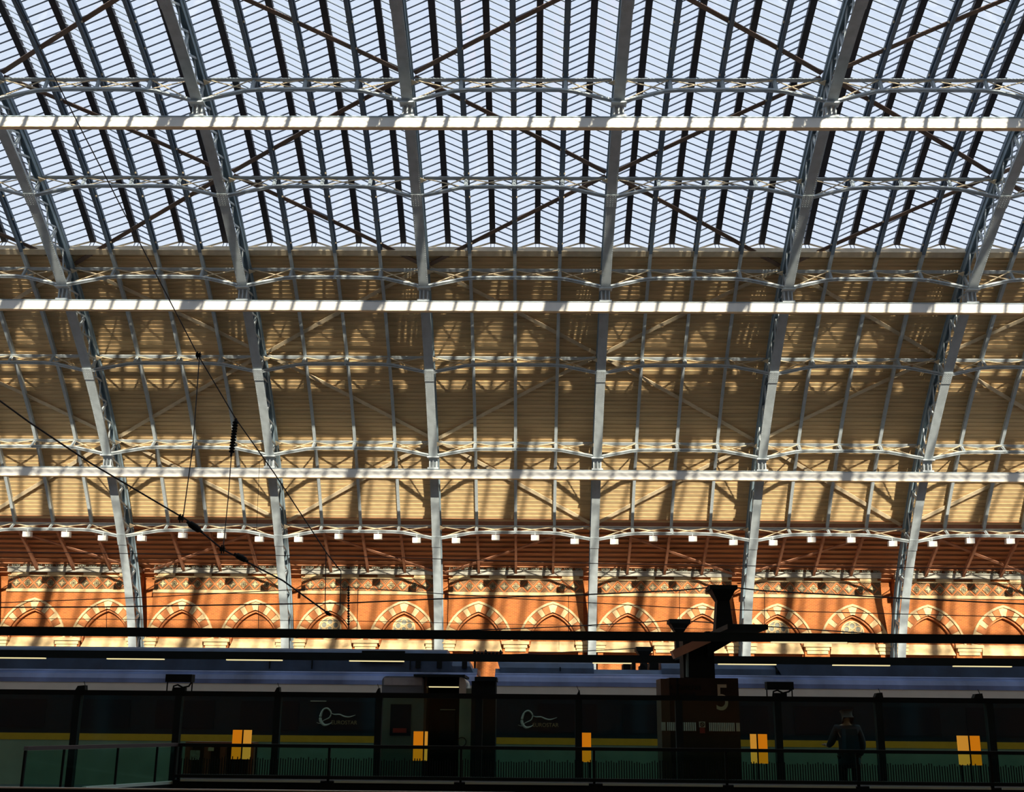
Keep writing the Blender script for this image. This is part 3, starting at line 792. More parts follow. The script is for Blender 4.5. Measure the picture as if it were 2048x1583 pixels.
# emblem and lettering on the window band (twice)
def emblem(e, o, px, py):
    k = (TY)/2300*1.03
    def q(a, b, y=TY-0.03):
        v = pix(px+a, py+b, TY-0.02); return (v.x-o[0], v.y-o[1], v.z-o[2])
    pts = [(-22, 12), (-14, 14), (-8, 8), (4, 2), (7, -8), (0, -16), (-9, -13), (-14, 0), (-13, 10), (-6, 17), (4, 15), (9, 11)]
    rad = [0.004, 0.008, 0.010, 0.014, 0.018, 0.024, 0.020, 0.034, 0.038, 0.030, 0.014, 0.004]
    # smooth by Catmull-Rom
    def smooth(p, r):
        out, ro = [], []
        for i in range(len(p)-1):
            p0, p1, p2, p3 = p[max(i-1, 0)], p[i], p[i+1], p[min(i+2, len(p)-1)]
            for j in range(4):
                t = j/4
                out.append(tuple(0.5*(2*p1[d]+(p2[d]-p0[d])*t+(2*p0[d]-5*p1[d]+4*p2[d]-p3[d])*t*t+(3*p1[d]-p0[d]-3*p2[d]+p3[d])*t**3) for d in (0, 1)))
                ro.append(r[i]+(r[i+1]-r[i])*t)
        out.append(p[-1]); ro.append(r[-1]); return out, ro
    p, r = smooth(pts, rad)
    mb = MB().tube([q(*a) for a in p], r, 6)
    p, r = smooth([(6, -7), (14, -4), (24, -4), (34, 0), (44, 1), (56, -3)], [0.004, 0.014, 0.016, 0.018, 0.015, 0.004])
    mb.tube([q(*a) for a in p], r, 6)
    mb.build('emblem', silver, e, fixn=True)
    v = q(7, 15.5)
    t = cfont('EUROSTAR', 0.12, 'lettering', mat('bronze_lettering', (0.30, 0.25, 0.14), 0.5) if 'bronze_lettering' not in MATS else MATS['bronze_lettering'], e, v, 0.003)
    t.scale = (1.0, 1, 1)
emblem(eA, oA, 655, 1432)
emblem(eB, oB, 1058, 1437)
v = pix(621, 1402, TY-0.02)
MB().box(v.x, v.x+0.36, TY-0.03, TY, v.z, v.z+0.02).build('grab_rail', silver, eA, oA)
# rails of the track
for yy in (28.0, 29.5):
    o = MB().box(-60, 60, yy-0.035, yy+0.035, -0.75, -0.6).build('track_rail', dark); tag(o, 'long steel track rail hidden under the train, %s side' % ('near' if yy < 29 else 'far'), 'rail', 'track rails')

# ------------------------------------------------------------ platform light beams
def X_(px, Y, py): return xat(px, Y, py)
def lbeam(Y, pyc, h, lab, lamps, lpy):
    zc = zat(pyc, Y, 1024); o = (0, Y, zc)
    e = empty('light_beam', o, lab, 'beam', 'platform light beams')
    r = MB().box(-11.5, 12.5, Y-0.09, Y+0.09, zc-h/2, zc+h/2)
    r.box(-11.5, 12.5, Y-0.06, Y+0.06, zc+h/2, zc+h/2+0.015)
    r.build('beam_body', dark, e, o)
    for a, b in lamps:
        xa, xb = X_(a, Y, lpy), X_(b, Y, lpy)
        hs = MB().box(xa-0.03, xb+0.03, Y-0.13, Y-0.05, zc-h/2-0.004, zc-h/2+0.02).build('lamp_housing', dark, e, o)
        l_ = MB().box(xa, xb, Y-0.125, Y-0.03, zc-h/2-0.024, zc-h/2-0.004)
        l_.build('tube_lamp', lampm, e, o)
    return e
lbeam(19.5, 1270.5, 0.125, 'upper dark light beam crossing in front of the brick arches', [(1540, 1690)], 1278)
lbeam(24.0, 1316, 0.135, 'lower dark light beam with thin strip lamps in front of the train roof', [(-20, 93), (217, 330), (455, 566), (700, 809), (1185, 1262), (1435, 1550), (1663, 1776), (1903, 2018)], 1322)

# ------------------------------------------------------------ flared columns
def column(name_lab, Y, cx, top, w_top, w_neck, w_base, zbot, m=black, dpt=0.5):
    z1_ = zat(top, Y, cx); x0_ = X_(cx, Y, top); s_ = Y/2300*1.0
    e = empty('flared_column', (x0_, Y, zbot), name_lab, 'column', 'flared columns carrying the wires')
    o = (x0_, Y, zbot)
    wt, wn_, wb = w_top*s_/2, w_neck*s_/2, w_base*s_/2
    hcap = 8*s_; fl = 22*s_*(w_top/55)
    MB().box(x0_-wt, x0_+wt, Y-dpt/2, Y+dpt/2, z1_-hcap, z1_).build('cap', m, e, o)
    mb = MB(); za, zb_ = z1_-hcap-fl, z1_-hcap
    mb.hexa([(x0_-wn_, Y-dpt*.3, za), (x0_+wn_, Y-dpt*.3, za), (x0_+wn_, Y+dpt*.3, za), (x0_-wn_, Y+dpt*.3, za), (x0_-wt*.88, Y-dpt/2, zb_), (x0_+wt*.88, Y-dpt/2, zb_), (x0_+wt*.88, Y+dpt/2, zb_), (x0_-wt*.88, Y+dpt/2, zb_)])
    mb.build('flare', m, e, o)
    mb = MB()
    mb.hexa([(x0_-wb, Y-dpt*.35, zbot), (x0_+wb, Y-dpt*.35, zbot), (x0_+wb, Y+dpt*.35, zbot), (x0_-wb, Y+dpt*.35, zbot), (x0_-wn_, Y-dpt*.3, za), (x0_+wn_, Y-dpt*.3, za), (x0_+wn_, Y+dpt*.3, za), (x0_-wn_, Y+dpt*.3, za)])
    mb.build('shaft', m, e, o)
    return e, o
SY = 21.6
column('tall black flared column standing on the platform sign casing marked 5', SY+0.3, 1443, 1172, 54, 24, 36, zat(1266, SY+0.3, 1443))
column('middle black flared column rising behind the train, left of the tallest', 36, 1357, 1239, 41, 16, 17, 0.0, dpt=0.7)
column('smallest black flared column top just above the train roof well', 45, 1287, 1294, 32, 12, 13, 0.0, dpt=0.8)

# ------------------------------------------------------------ platform sign with 5
zt_ = zat(1355, SY, 1400)
xa, xb = X_(1322, SY, 1400), X_(1478, SY, 1400)
e = empty('platform_sign', ((xa+xb)/2, SY, 0), 'bronze box sign casing with a big pale 5 on the platform', 'sign')
o = ((xa+xb)/2, SY, 0)
MB().box(xa+0.16, xb, SY, SY+0.75, 0, zt_).build('casing', brown, e, o)
MB().box(xa, xa+0.155, SY-0.02, SY+0.75, 0, zt_-0.02).build('edge_panel', mat('bronze_edge', (0.07, 0.045, 0.03), 0.6, spec=0.2), e, o)
for px in (1357,):
    MB().box(X_(px, SY, 1450)-0.02, X_(px, SY, 1450)+0.02, SY-0.012, SY, 0, zt_).build('panel_joint', black, e, o)
zv0, zv1 = zat(1461, SY, 1400), zat(1444, SY, 1400)
for a, b, n_ in ((1323, 1331, 1), (1334, 1356, 6), (1363, 1393, 7), (1418, 1470, 14), (1472, 1479, 1)):
    for i in range(n_):
        x0 = X_(a+(b-a)*i/n_, SY, 1450); x1_ = X_(a+(b-a)*(i+(1 if n_ == 1 else 0.62))/n_, SY, 1450)
        MB().box(x0, x1_, SY-0.03, SY, zv0, zv1).build('vent_slat', edgem if n_ > 1 else silver, e, o)
v = pix(1404, 1448, SY)
MB().box(v.x-0.055, v.x+0.055, SY-0.025, SY, v.z-0.05, v.z+0.05).build('notice', silver, e, o)
MB().tube([(v.x+0.035*math.cos(2*PI*j/14), SY-0.03, v.z+0.035*math.sin(2*PI*j/14)) for j in range(15)], 0.007, 4).bar((v.x-0.025, SY-0.03, v.z+0.025), (v.x+0.025, SY-0.03, v.z-0.025), 0.012, 0.01).build('notice_symbol', black, e, o)
redm = mat('red_notice', (0.25, 0.02, 0.02), 0.5)
MB().box(v.x-0.045, v.x+0.045, SY-0.025, SY, v.z-0.15, v.z-0.055).build('red_notice', redm, e, o)
v5 = pix(1430.5, 1419, SY-0.02)
lm = mat('pale_lettering', (0.42, 0.40, 0.28), 0.5)
t = cfont('5', 0.66, 'digit', lm, e, (v5.x-o[0], SY-0.02-o[1], v5.z), 0.006); t.scale = (0.82, 1, 1)
vt = pix(1334, 1378, SY-0.02)
t = cfont('St Pancras', 0.15, 'lettering', black, e, (vt.x-o[0], SY-0.012-o[1], vt.z), 0.004)
vt = pix(1334, 1391, SY-0.02)
t = cfont('International', 0.10, 'lettering', MATS['pale_lettering'] if False else black, e, (vt.x-o[0], SY-0.012-o[1], vt.z), 0.004)
# arms that hold the light beams
x0, x1_ = X_(1367, SY, 1300), X_(1429, SY, 1300)
MB().box(x0, x1_, SY+0.05, SY+0.6, zt_, zat(1266, SY, 1400)).build('mast', black, e, o)
a = pix(1345, 1309, SY); b = pix(1416, 1277, SY)
MB().bar((a.x, SY, a.z), (b.x, SY, b.z), 0.30, 0.15, (0, 0, 1)).build('slanted_arm', rustm, e, o)
a = pix(1420, 1303, SY); b = pix(1485, 1272, SY)
MB().prism([(X_(1415, SY, 1305), a.z-0.1), (X_(1428, SY, 1303), a.z), (X_(1482, SY, 1278), b.z), (X_(1482, SY, 1270), b.z+0.08), (X_(1410, SY, 1270), b.z+0.08)], SY-0.1, SY+0.3).build('bracket_arm', black, e, o)
zz = zat(1269, SY, 1440)
MB().box(X_(1415, SY, 1266), X_(1488, SY, 1266), 19.4, SY+0.45, zz-0.05, zz+0.03).build('cross_arm', dark, e, o)
zz = zat(1316, 24.0, 1400)
MB().box(X_(1380, SY, 1300), X_(1420, SY, 1300), SY+0.3, 24.0, zz-0.05, zz+0.05).build('cross_arm', dark, e, o)
a = pix(1375, 1287, SY-0.1); b = pix(1375, 1353, SY-0.1)
MB().tube([(a.x, SY-0.06, a.z), (b.x, SY-0.06, b.z)], 0.025, 8).build('conduit', gravelgrey, e, o)

# ------------------------------------------------------------ kiosk and cabinet on the platform
KY = 24.8
kx = lambda px: X_(px, KY, 1400)
kz = lambda py: zat(py, KY, 850)
e = empty('platform_kiosk', (kx(845), KY, 0), 'rounded steel kiosk with dark doorway and pale end post before the train', 'kiosk')
o = (kx(845), KY, 0)
kg = mat('kiosk_panel_grey', (0.10, 0.13, 0.11), 0.5, noise=0.1, nscale=2)
MB().box(kx(764), kx(848), KY, KY+1.6, 0, kz(1386)).build('side_panel', kg, e, o)
r_ = 0.10
def rrect(x0, x1, z0, z1, r):
    p = [(x0, z0), (x1, z0)]
    for k in range(5): q = PI/2*k/4; p.append((x1-r+r*math.cos(q), z1-r+r*math.sin(q)))
    for k in range(5): q = PI/2+PI/2*k/4; p.append((x0+r+r*math.cos(q), z1-r+r*math.sin(q)))
    return p
mb = MB().prism(rrect(kx(763), kx(847), kz(1386), kz(1352), r_), KY-0.03, KY+1.6); mb.build('rounded_fascia', edgem if False else mat('fascia_blue_grey', (0.12, 0.16, 0.21), 0.3), e, o)
MB().box(kx(767), kx(844), KY-0.045, KY-0.03, kz(1370), kz(1355)).build('reflecting_pane', mat('pale_pane', (0.32, 0.34, 0.38), 0.15, noise=0.3, nscale=3), e, o)
MB().box(kx(782), kx(823), KY-0.02, KY, kz(1471), kz(1408)).build('poster_window', glassd, e, o)
MB().box(kx(788), kx(815), KY-0.028, KY-0.02, kz(1465), kz(1456)).build('poster_strip', redm, e, o)
MB().box(kx(828), kx(930), KY-0.25, KY+1.6, kz(1353), kz(1348.5)).build('canopy', dark, e, o)
MB().box(kx(848), kx(918), KY+0.9, KY+1.0, 0, kz(1353)).build('rear_wall', black, e, o)
MB().box(kx(874), kx(906), KY+0.86, KY+0.9, kz(1480), kz(1418)).build('inner_panel', navy, e, o)
MB().box(kx(875), kx(906), KY+0.80, KY+0.87, kz(1418.5), kz(1416.8)).build('inner_rail', silver, e, o)
MB().box(kx(856), kx(916), KY+0.1, KY+0.2, kz(1373.5), kz(1371.5)).build('strip_lamp', lampm, e, o)
MB().box(kx(850), kx(916), KY+0.05, KY+0.3, kz(1371.5), kz(1366)).build('lamp_housing', black, e, o)
pts = []
for k in range(7): q = PI/2*k/6; pts.append((kx(918)+(kx(932)-kx(918))*math.sin(q), kz(1366)+(kz(1352)-kz(1366))*math.cos(q)))
MB().prism([(kx(918), kz(1386)), (kx(918), kz(1352))]+pts[1:]+[(kx(932), kz(1386))], KY-0.03, KY+1.6).build('curved_corner', trwhite, e, o)
MB().box(kx(919), kx(943), KY, KY+1.6, 0, kz(1375)).build('end_post', trgrey, e, o)
MB().box(kx(848), kx(853), KY, KY+1.6, 0, kz(1353)).build('door_frame', mat('kiosk_frame', (0.06, 0.035, 0.02), 0.5), e, o)
MB().tube([(kx(925)+0.09*math.cos(2*PI*j/14), KY-0.01, kz(1482)+0.09*math.sin(2*PI*j/14)) for j in range(15)], 0.008, 4).build('round_badge', brown, e, o)
e = empty('equipment_cabinet', (kx(968), KY-0.3, 0), 'tall black equipment cabinet right of the rounded kiosk', 'cabinet')
o = (kx(968), KY-0.3, 0)
MB().box(kx(944), kx(992), KY-0.3, KY+0.6, 0, kz(1361)).build('cabinet_body', black, e, o)
MB().box(kx(950), kx(994), KY-0.35, KY+0.65, kz(1361), kz(1353)).build('cabinet_top', dark, e, o)
MB().box(kx(967), kx(968), KY-0.31, KY-0.3, 0.1, kz(1364)).build('door_joint', dark, e, o)

# ------------------------------------------------------------ tall glass screen
GY = 18.0
gp = [-648, -448, -248, -48, 152, 355, 554, 757, 958, 1157, 1358, 1556, 1758, 1980, 2185, 2385, 2585, 2785]
gx = [X_(p, GY, 1440) for p in gp]
ztr = zat(1387, GY, 1024); o = (0, GY, 0)
e = empty('glass_screen', o, 'tall dark framed glass screen along the platform before the train', 'screen')
MB().box(gx[0], gx[-1], GY-0.05, GY+0.05, ztr-0.075, ztr).build('top_rail', black, e, o)
MB().box(gx[0], gx[-1], GY-0.04, GY+0.04, 0.0, 0.10).build('bottom_rail', black, e, o)
for i, x in enumerate(gx):
    MB().box(x-0.05, x+0.05, GY-0.05, GY+0.07, 0.0, ztr-0.07).build('post', dark, e, o)
    if i < len(gx)-1:
        MB().box(x+0.055, gx[i+1]-0.055, GY-0.008, GY+0.004, 0.10, ztr-0.075).build('pane', glassg, e, o)
# fittings on the screen
for j, (px, py0, py1, lab) in enumerate(((359, 1348, 1374, 'black box lamp on thin legs above the screen, left part of view'), (1559, 1363, 1385, 'black box lamp on thin legs above the screen, right part of view'))):
    x = X_(px, GY, py1); z1_ = zat(py0, GY, px); z0_ = ztr; hw = 0.20
    e = empty('box_lamp', (x, GY, z0_), lab, 'lamp', 'box lamps on the glass screen'); o = (x, GY, z0_)
    MB().box(x-hw, x+hw, GY-0.09, GY+0.09, z1_-0.115, z1_).build('housing', black, e, o)
    lg = MB().bar((x-hw+0.01, GY, z0_), (x-hw+0.01, GY, z1_-0.05), 0.016, 0.016).bar((x+hw-0.01, GY, z0_), (x+hw-0.01, GY, z1_-0.05), 0.016, 0.016)
    lg.build('legs', black, e, o)
    pts = [(x-0.10, GY, z0_), (x-0.09, GY, z0_+0.07), (x-0.03, GY, z0_+0.09), (x+0.05, GY, z0_+0.05), (x+0.14, GY, z0_+0.07), (x+0.18, GY, z1_-0.11)]
    MB().tube(pts, 0.014, 6).build('cable', black, e, o)
    MB().box(x-0.08, x+0.10, GY-0.05, GY+0.05, z0_, z0_+0.05).build('base', black, e, o)
for j, (px, wid) in enumerate(((163, 19), (556, 10), (757, 8), (1157, 6), (1755, 16), (1953, 18))):
    x = X_(px, GY, 1380); sc_ = GY/2300
    e = empty('rail_camera', (x, GY, ztr), 'small black camera on the screen rail, %s from left' % ORD[j], 'camera', 'small cameras on the screen rail'); o = (x, GY, ztr)
    MB().hexa([(x-wid*sc_/2, GY-0.06, ztr), (x+wid*sc_/2, GY-0.06, ztr), (x+wid*sc_/2, GY+0.06, ztr), (x-wid*sc_/2, GY+0.06, ztr), (x-wid*sc_/2+0.03, GY-0.06, ztr+0.06), (x+wid*sc_/2-0.01, GY-0.06, ztr+0.07), (x+wid*sc_/2-0.01, GY+0.06, ztr+0.07), (x-wid*sc_/2+0.03, GY+0.06, ztr+0.06)]).build('camera_body', black, e, o)
    MB().bar((x+wid*sc_/2-0.02, GY, ztr+0.05), (x+wid*sc_/2-0.05, GY, ztr+0.13), 0.008, 0.008).build('aerial', black, e, o)

# ------------------------------------------------------------ lit orange boards behind the screen
OY = 20.6
for j, (a, b, sp_, lab) in enumerate(((465, 502, 485.5, 'by the red timber stand'), (827, 855, 848, 'before the rounded kiosk'), (1157, 1182, 1162, 'right of the second silver emblem'), (1501, 1534, 1514, 'right of the sign marked 5'), (1915, 1959, 1937, 'nearest the right edge'))):
    z1_ = zat(1459+ (a-465)*0.008, OY, (a+b)/2); z0_ = z1_-0.48
    xa, xb, xs_ = X_(a, OY, 1480), X_(b, OY, 1480), X_(sp_, OY, 1480)
    o = ((xa+xb)/2, OY, 0)
    e = empty('lit_board', o, 'glowing orange board on thin legs, '+lab, 'sign', 'lit orange boards on the platform')
    wide_left = (xs_-xa) > (xb-xs_)
    MB().box(xa, xs_-0.012, OY-0.02, OY+0.03, z0_, z1_).build('lit_panel', orange if wide_left and j != 4 else orangel, e, o)
    MB().box(xs_+0.012, xb, OY-0.02, OY+0.03, z0_, z1_).build('lit_panel', orangel if wide_left and j != 4 else orange, e, o)
    MB().box(xs_-0.012, xs_+0.012, OY-0.03, OY+0.035, z0_, z1_).build('frame', black, e, o)
    for q in (xa+0.03, xs_, xb-0.03): MB().bar((q, OY, 0), (q, OY, z0_), 0.022, 0.022).build('leg', black, e, o)
# red timber stand
o = (X_(435, OY+0.6, 1500), OY+0.6, 0)
e = empty('timber_stand', o, 'low red timber stand with small printed cards left of orange board', 'stand')
RYs = OY+0.6
rxs = lambda px: X_(px, RYs, 1500)
rz = lambda py: zat(py, RYs, 440)
MB().box(rxs(371), rxs(506), RYs-0.03, RYs+0.4, rz(1489), rz(1483)).build('top_bar', copper, e, o)
for px in (376, 414, 446, 503): MB().box(rxs(px)-0.045, rxs(px)+0.045, RYs-0.02, RYs+0.1, 0, rz(1489)).build('post', copper, e, o)
MB().box(rxs(371), rxs(506), RYs+0.3, RYs+0.35, 0.2, rz(1492)).build('back_board', brown, e, o)
MB().box(rxs(382), rxs(401), RYs-0.035, RYs-0.02, rz(1519), rz(1500)).build('printed_card', paper, e, o)
MB().box(rxs(417), rxs(428), RYs-0.035, RYs-0.02, rz(1501), rz(1494)).build('printed_card', orangel if False else bracem, e, o)

# ------------------------------------------------------------ near balustrade
BY = 13.0
zh = zat(1495.5, BY, 1100); zst = zat(1565.5, BY, 1100)
cxn = X_(360, BY, 1490)
o = (0, BY, 0)
e = empty('glass_balustrade', o, 'low glass balustrade with dark handrail and ticked glass, middle distance', 'railing')
bp = [360, 658, 922, 1188, 1452, 1714, 1980, 2245, 2510, 2775]
bx = [X_(p, BY, 1520) for p in bp]
MB().box(bx[0]-0.03, bx[-1], BY-0.03, BY+0.03, zh-0.02, zh+0.015).build('hand_rail', dark, e, o)
MB().box(bx[0]-0.03, bx[-1], BY-0.06, BY+0.06, zst+0.02, zst+0.055).build('base_rail', dark, e, o)
MB().box(bx[0]-0.03, bx[-1], BY-0.10, BY+0.5, 0, zst-0.0).build('plinth', black, e, o)
for i, x in enumerate(bx):
    MB().box(x-0.012, x+0.012, BY-0.02, BY+0.02, zst, zh-0.02).build('post', black, e, o)
    if i < len(bx)-1:
        xa, xb = x+0.015, bx[i+1]-0.015
        MB().box(xa, xb, BY-0.006, BY+0.006, zst+0.05, zh-0.02).build('pane', glassb, e, o)
        MB().box(xa+0.04+0.03*(i % 2), xb-0.05, BY-0.125, BY-0.10, zst-0.012, zst+0.010).build('edge_strip', mat('pale_edge_strip', (0.55, 0.75, 0.70), 0.4) if 'pale_edge_strip' not in MATS else MATS['pale_edge_strip'], e, o)
        tk = MB(); q = xa
        while q < xb:
            tk.box(q, q+0.011, BY-0.009, BY-0.006, zst+0.05, zst+0.05+0.16+random.random()*0.035); q += 0.0275
        tag(tk.build('ticks', dark, e, o), kind='stuff')
# return towards the camera on the left
RYe = 11.2
pe = (X_(52, RYe, 1495), RYe)
rt = empty('ramp_balustrade', (pe[0], RYe, 0), 'short angled glass balustrade at lower left, running towards the viewer', 'railing'); o = (pe[0], RYe, 0)
c0 = (bx[0]-0.05, BY-0.02)
def rp(t): return (c0[0]+(pe[0]-c0[0])*t, c0[1]+(pe[1]-c0[1])*t)
MB().bar((*rp(0), zh), (*rp(1), zh), 0.06, 0.035).build('hand_rail', rustm if False else mat('dark_red_handrail', (0.03, 0.014, 0.012), 0.5), rt, o)
ts = [0.0, 0.14, 0.42, 0.77, 1.0]
for i, t in enumerate(ts):
    a = rp(t)
    MB().bar((*a, 0.0), (*a, zh-0.02), 0.03 if i == 4 else 0.018, 0.02).build('post', black, rt, o)
    if i < 4:
        b = rp(ts[i+1]); MB().bar((*rp(t+0.01), (zh+0.25)/2), (*rp(ts[i+1]-0.01), (zh+0.25)/2), 0.01, zh-0.30).build('pane', glassb, rt, o)
MB().bar((*rp(0.0), zst-0.03), (*rp(0.62), zst-0.03), 0.06, 0.03).build('edge_strip', MATS['pale_edge_strip'], rt, o)
MB().bar((*rp(0.0), zst-0.07), (*rp(1), zst-0.07), 0.05, 0.05).build('base_rail', dark, rt, o)
# nearest handrail
NY = 8.0
a = pix(-20, 1573, NY); zt_n = a.z
e = empty('near_handrail', (0, NY, 0), 'handrail with painted pale highlight on top at the very bottom edge, nearest the viewer', 'railing'); o = (0, NY, 0)
MB().box(-7.0, 8.2, NY-0.025, NY+0.025, zt_n-0.03, zt_n-0.006).build('rail_bar', black, e, o)
MB().box(-7.0, 8.2, NY-0.027, NY+0.012, zt_n-0.006, zt_n+0.002).build('rail_highlight', edgem, e, o)  # pale strip paints the highlight along the top of the rail
for i in range(12): MB().box(-6.9+i*1.35, -6.86+i*1.35, NY-0.02, NY+0.02, 0, zt_n-0.03).build('post', black, e, o)
MB().box(-7.0, 8.2, NY-0.006, NY+0.006, 0.08, zt_n-0.05).build('kick_panel', dark, e, o)

# ------------------------------------------------------------ person
PY = 21.6; px0 = X_(1697, PY, 1500)
pe_ = empty('person', (px0, PY, 0), 'person in dark coat with a backpack, reaching left beside the glass screen', 'person', rz=PI)
pe_.scale = (-1, 1, 1)
def skinobj(name, m, verts, edges, rads, parent, sub=2):
    me = bpy.data.meshes.new(name); me.from_pydata(verts, edges, []); me.materials.append(m)
    o = link(name, me, parent)
    md = o.modifiers.new('skin', 'SKIN'); md.use_smooth_shade = True
    if not me.skin_vertices: pass
    for i, r in enumerate(rads):
        me.skin_vertices[0].data[i].radius = (r, r) if not isinstance(r, tuple) else r
    me.skin_vertices[0].data[0].use_root = True
    s = o.modifiers.new('sub', 'SUBSURF'); s.levels = sub; s.render_levels = sub
    return o
V = [(0, 0, 0.98), (0, 0, 1.15), (0, 0, 1.38), (0, 0, 1.50), (0, 0, 1.56), (0, -0.01, 1.66), (0, 0, 1.72),
     (0.11, 0, 0.93), (0.12, -0.01, 0.50), (0.12, 0.02, 0.09), (0.12, -0.14, 0.04),
     (-0.11, 0, 0.93), (-0.12, -0.03, 0.50), (-0.13, 0.02, 0.09), (-0.13, -0.14, 0.04),
     (0.19, 0, 1.42), (0.25, 0.02, 1.15), (0.23, -0.12, 0.93), (0.22, -0.15, 0.86),
     (-0.19, 0, 1.42), (-0.27, -0.06, 1.18), (-0.30, -0.24, 1.12), (-0.31, -0.31, 1.13)]
E_ = [(0, 1), (1, 2), (2, 3), (3, 4), (4, 5), (5, 6), (0, 7), (7, 8), (8, 9), (9, 10), (0, 11), (11, 12), (12, 13), (13, 14), (2, 15), (15, 16), (16, 17), (17, 18), (2, 19), (19, 20), (20, 21), (21, 22)]
rr = [0.14, 0.13, 0.14, 0.055, 0.06, 0.095, 0.07, 0.085, 0.06, 0.045, 0.04, 0.085, 0.06, 0.045, 0.04, 0.06, 0.045, 0.032, 0.035, 0.06, 0.045, 0.032, 0.035]
skinobj('body', skinm, V, E_, rr, pe_)
CV = [(0, 0, 1.15), (0, 0, 1.36), (0, 0.01, 1.47), (0, 0.01, 0.95), (0, 0.01, 0.72), (0.19, 0, 1.42), (0.26, 0.02, 1.15), (0.235, -0.11, 0.95), (-0.19, 0, 1.42), (-0.28, -0.06, 1.18), (-0.30, -0.22, 1.12)]
CE = [(0, 1), (1, 2), (0, 3), (3, 4), (1, 5), (5, 6), (6, 7), (1, 8), (8, 9), (9, 10)]
skinobj('coat', coatm, CV, CE, [0.18, 0.17, 0.085, 0.20, 0.25, 0.085, 0.07, 0.05, 0.085, 0.07, 0.05], pe_)
TV = [(0, 0, 0.95), (0.11, 0, 0.90), (0.12, -0.01, 0.50), (0.12, 0.02, 0.12), (-0.11, 0, 0.90), (-0.12, -0.03, 0.50), (-0.13, 0.02, 0.12)]
skinobj('trousers', black, TV, [(0, 1), (1, 2), (2, 3), (0, 4), (4, 5), (5, 6)], [0.14, 0.10, 0.08, 0.07, 0.10, 0.08, 0.07], pe_)
for s_ in (-1, 1):
    skinobj('shoe', black, [(s_*0.125, 0.05, 0.06), (s_*0.13, -0.06, 0.05), (s_*0.13, -0.16, 0.04)], [(0, 1), (1, 2)], [0.055, 0.05, 0.04], pe_, 1)
skinobj('hair', hairm, [(0, 0.02, 1.64), (0, 0.01, 1.70), (0, 0.05, 1.60)], [(0, 1), (0, 2)], [0.098, 0.07, 0.07], pe_)
fm = MB()
for s_ in (-1, 1):
    fm.lathe((s_*0.034, -0.105, 1.655), [(0.004, -0.004), (0.011, 0), (0.004, 0.006)], 8, 'y')
fm.bar((0, -0.10, 1.655), (0, -0.125, 1.625), 0.02, 0.02).bar((-0.025, -0.103, 1.60), (0.025, -0.103, 1.60), 0.01, 0.008)
fm.build('face_features', hairm, pe_)
def hand(name, base, fdir, side, m):
    fdir = Vector(fdir).normalized(); base = Vector(base); up = Vector((0, 0, 1)); sd = fdir.cross(up).normalized()
    if sd.length < .1: sd = Vector((1, 0, 0))
    VV = [tuple(base), tuple(base+fdir*0.04), tuple(base+fdir*0.08)]; EE = [(0, 1), (1, 2)]; RR = [0.022, 0.030, 0.028]
    cu = fdir.cross(sd)
    for k, (off, ln) in enumerate(((-0.03, 0.060), (-0.01, 0.075), (0.01, 0.070), (0.03, 0.055))):
        b = len(VV)
        p1 = base+fdir*0.085+sd*off; p2 = p1+fdir*ln*0.5; p3 = p2+(fdir*0.7+cu*0.6)*ln*0.5
        VV += [tuple(p1), tuple(p2), tuple(p3)]; EE += [(2, b), (b, b+1), (b+1, b+2)]; RR += [0.010, 0.009, 0.008]
    b = len(VV); p1 = base+fdir*0.04+sd*0.035*side; p2 = p1+sd*0.02*side+fdir*0.035
    VV += [tuple(p1), tuple(p2)]; EE += [(1, b), (b, b+1)]; RR += [0.012, 0.009]
    skinobj(name, m, VV, EE, RR, pe_, 1)
hand('hand', (-0.31, -0.30, 1.13), (-0.2, -1, 0.1), 1, skinm)
hand('hand', (0.22, -0.15, 0.87), (0, -0.3, -1), -1, skinm)
MB().hexa([(-0.15, 0.17, 1.0), (0.15, 0.17, 1.0), (0.13, 0.34, 1.0), (-0.13, 0.34, 1.0), (-0.14, 0.15, 1.42), (0.14, 0.15, 1.42), (0.10, 0.28, 1.42), (-0.10, 0.28, 1.42)]).build('backpack', navy, pe_)

# ------------------------------------------------------------ overhead wires
WN = [0]
def wire(pts, r, lab, cat='wire', group='overhead wires', sag=False, name='overhead_wire'):
    p = [pix(a, b, Y) for a, b, Y in pts]
    o = tuple(p[0])
    mb = MB().tube([tuple(q) for q in p], r, 6)
    ob = mb.build(name, wirem, None, o); tag(ob, lab, cat, group); return ob
wire([(25, -10, 17), (150, 235, 17.5), (300, 525, 18), (395, 708, 18.4), (472, 838, 18.7), (548, 945, 19), (655, 1108, 19.5), (682, 1142, 19.6)], 0.010, 'thin black cable slanting from the top left corner down to the brick wall')
wire([(-10, 794, 17), (60, 845, 17.2), (180, 925, 17.5), (375, 1040, 18), (445, 1098, 18.2), (565, 1160, 18.5), (655, 1225, 18.8)], 0.014, 'thick black cable slanting from the left edge past two bulging insulators')
wire([(399, 712, 18.4), (386, 890, 18.2), (366, 1035, 18.0)], 0.009, 'nearly upright black wire joining the two slanting cables, left one')
wire([(463, 908, 18.5), (456, 1000, 18.4), (446, 1098, 18.2)], 0.008, 'short black wire hanging below the ribbed insulator to the thick cable')
wire([(519, 925, 19), (513, 1062, 19)], 0.004, 'faint upright wire right of the ribbed insulator')
wire([(-10, 1103, 30), (700, 1112, 30), (1177, 1126, 30), (1400, 1130, 30), (2060, 1137, 30)], 0.010, 'level thin wire just above the cornice of the brick wall')
wire([(-10, 1214, 22), (213, 1213, 22), (517, 1208, 22), (700, 1205, 22), (878, 1197, 22), (1137, 1190, 22), (1359, 1180, 22), (1420, 1174, 22)], 0.014, 'thick wire left of the tall flared column, rising to its cap')
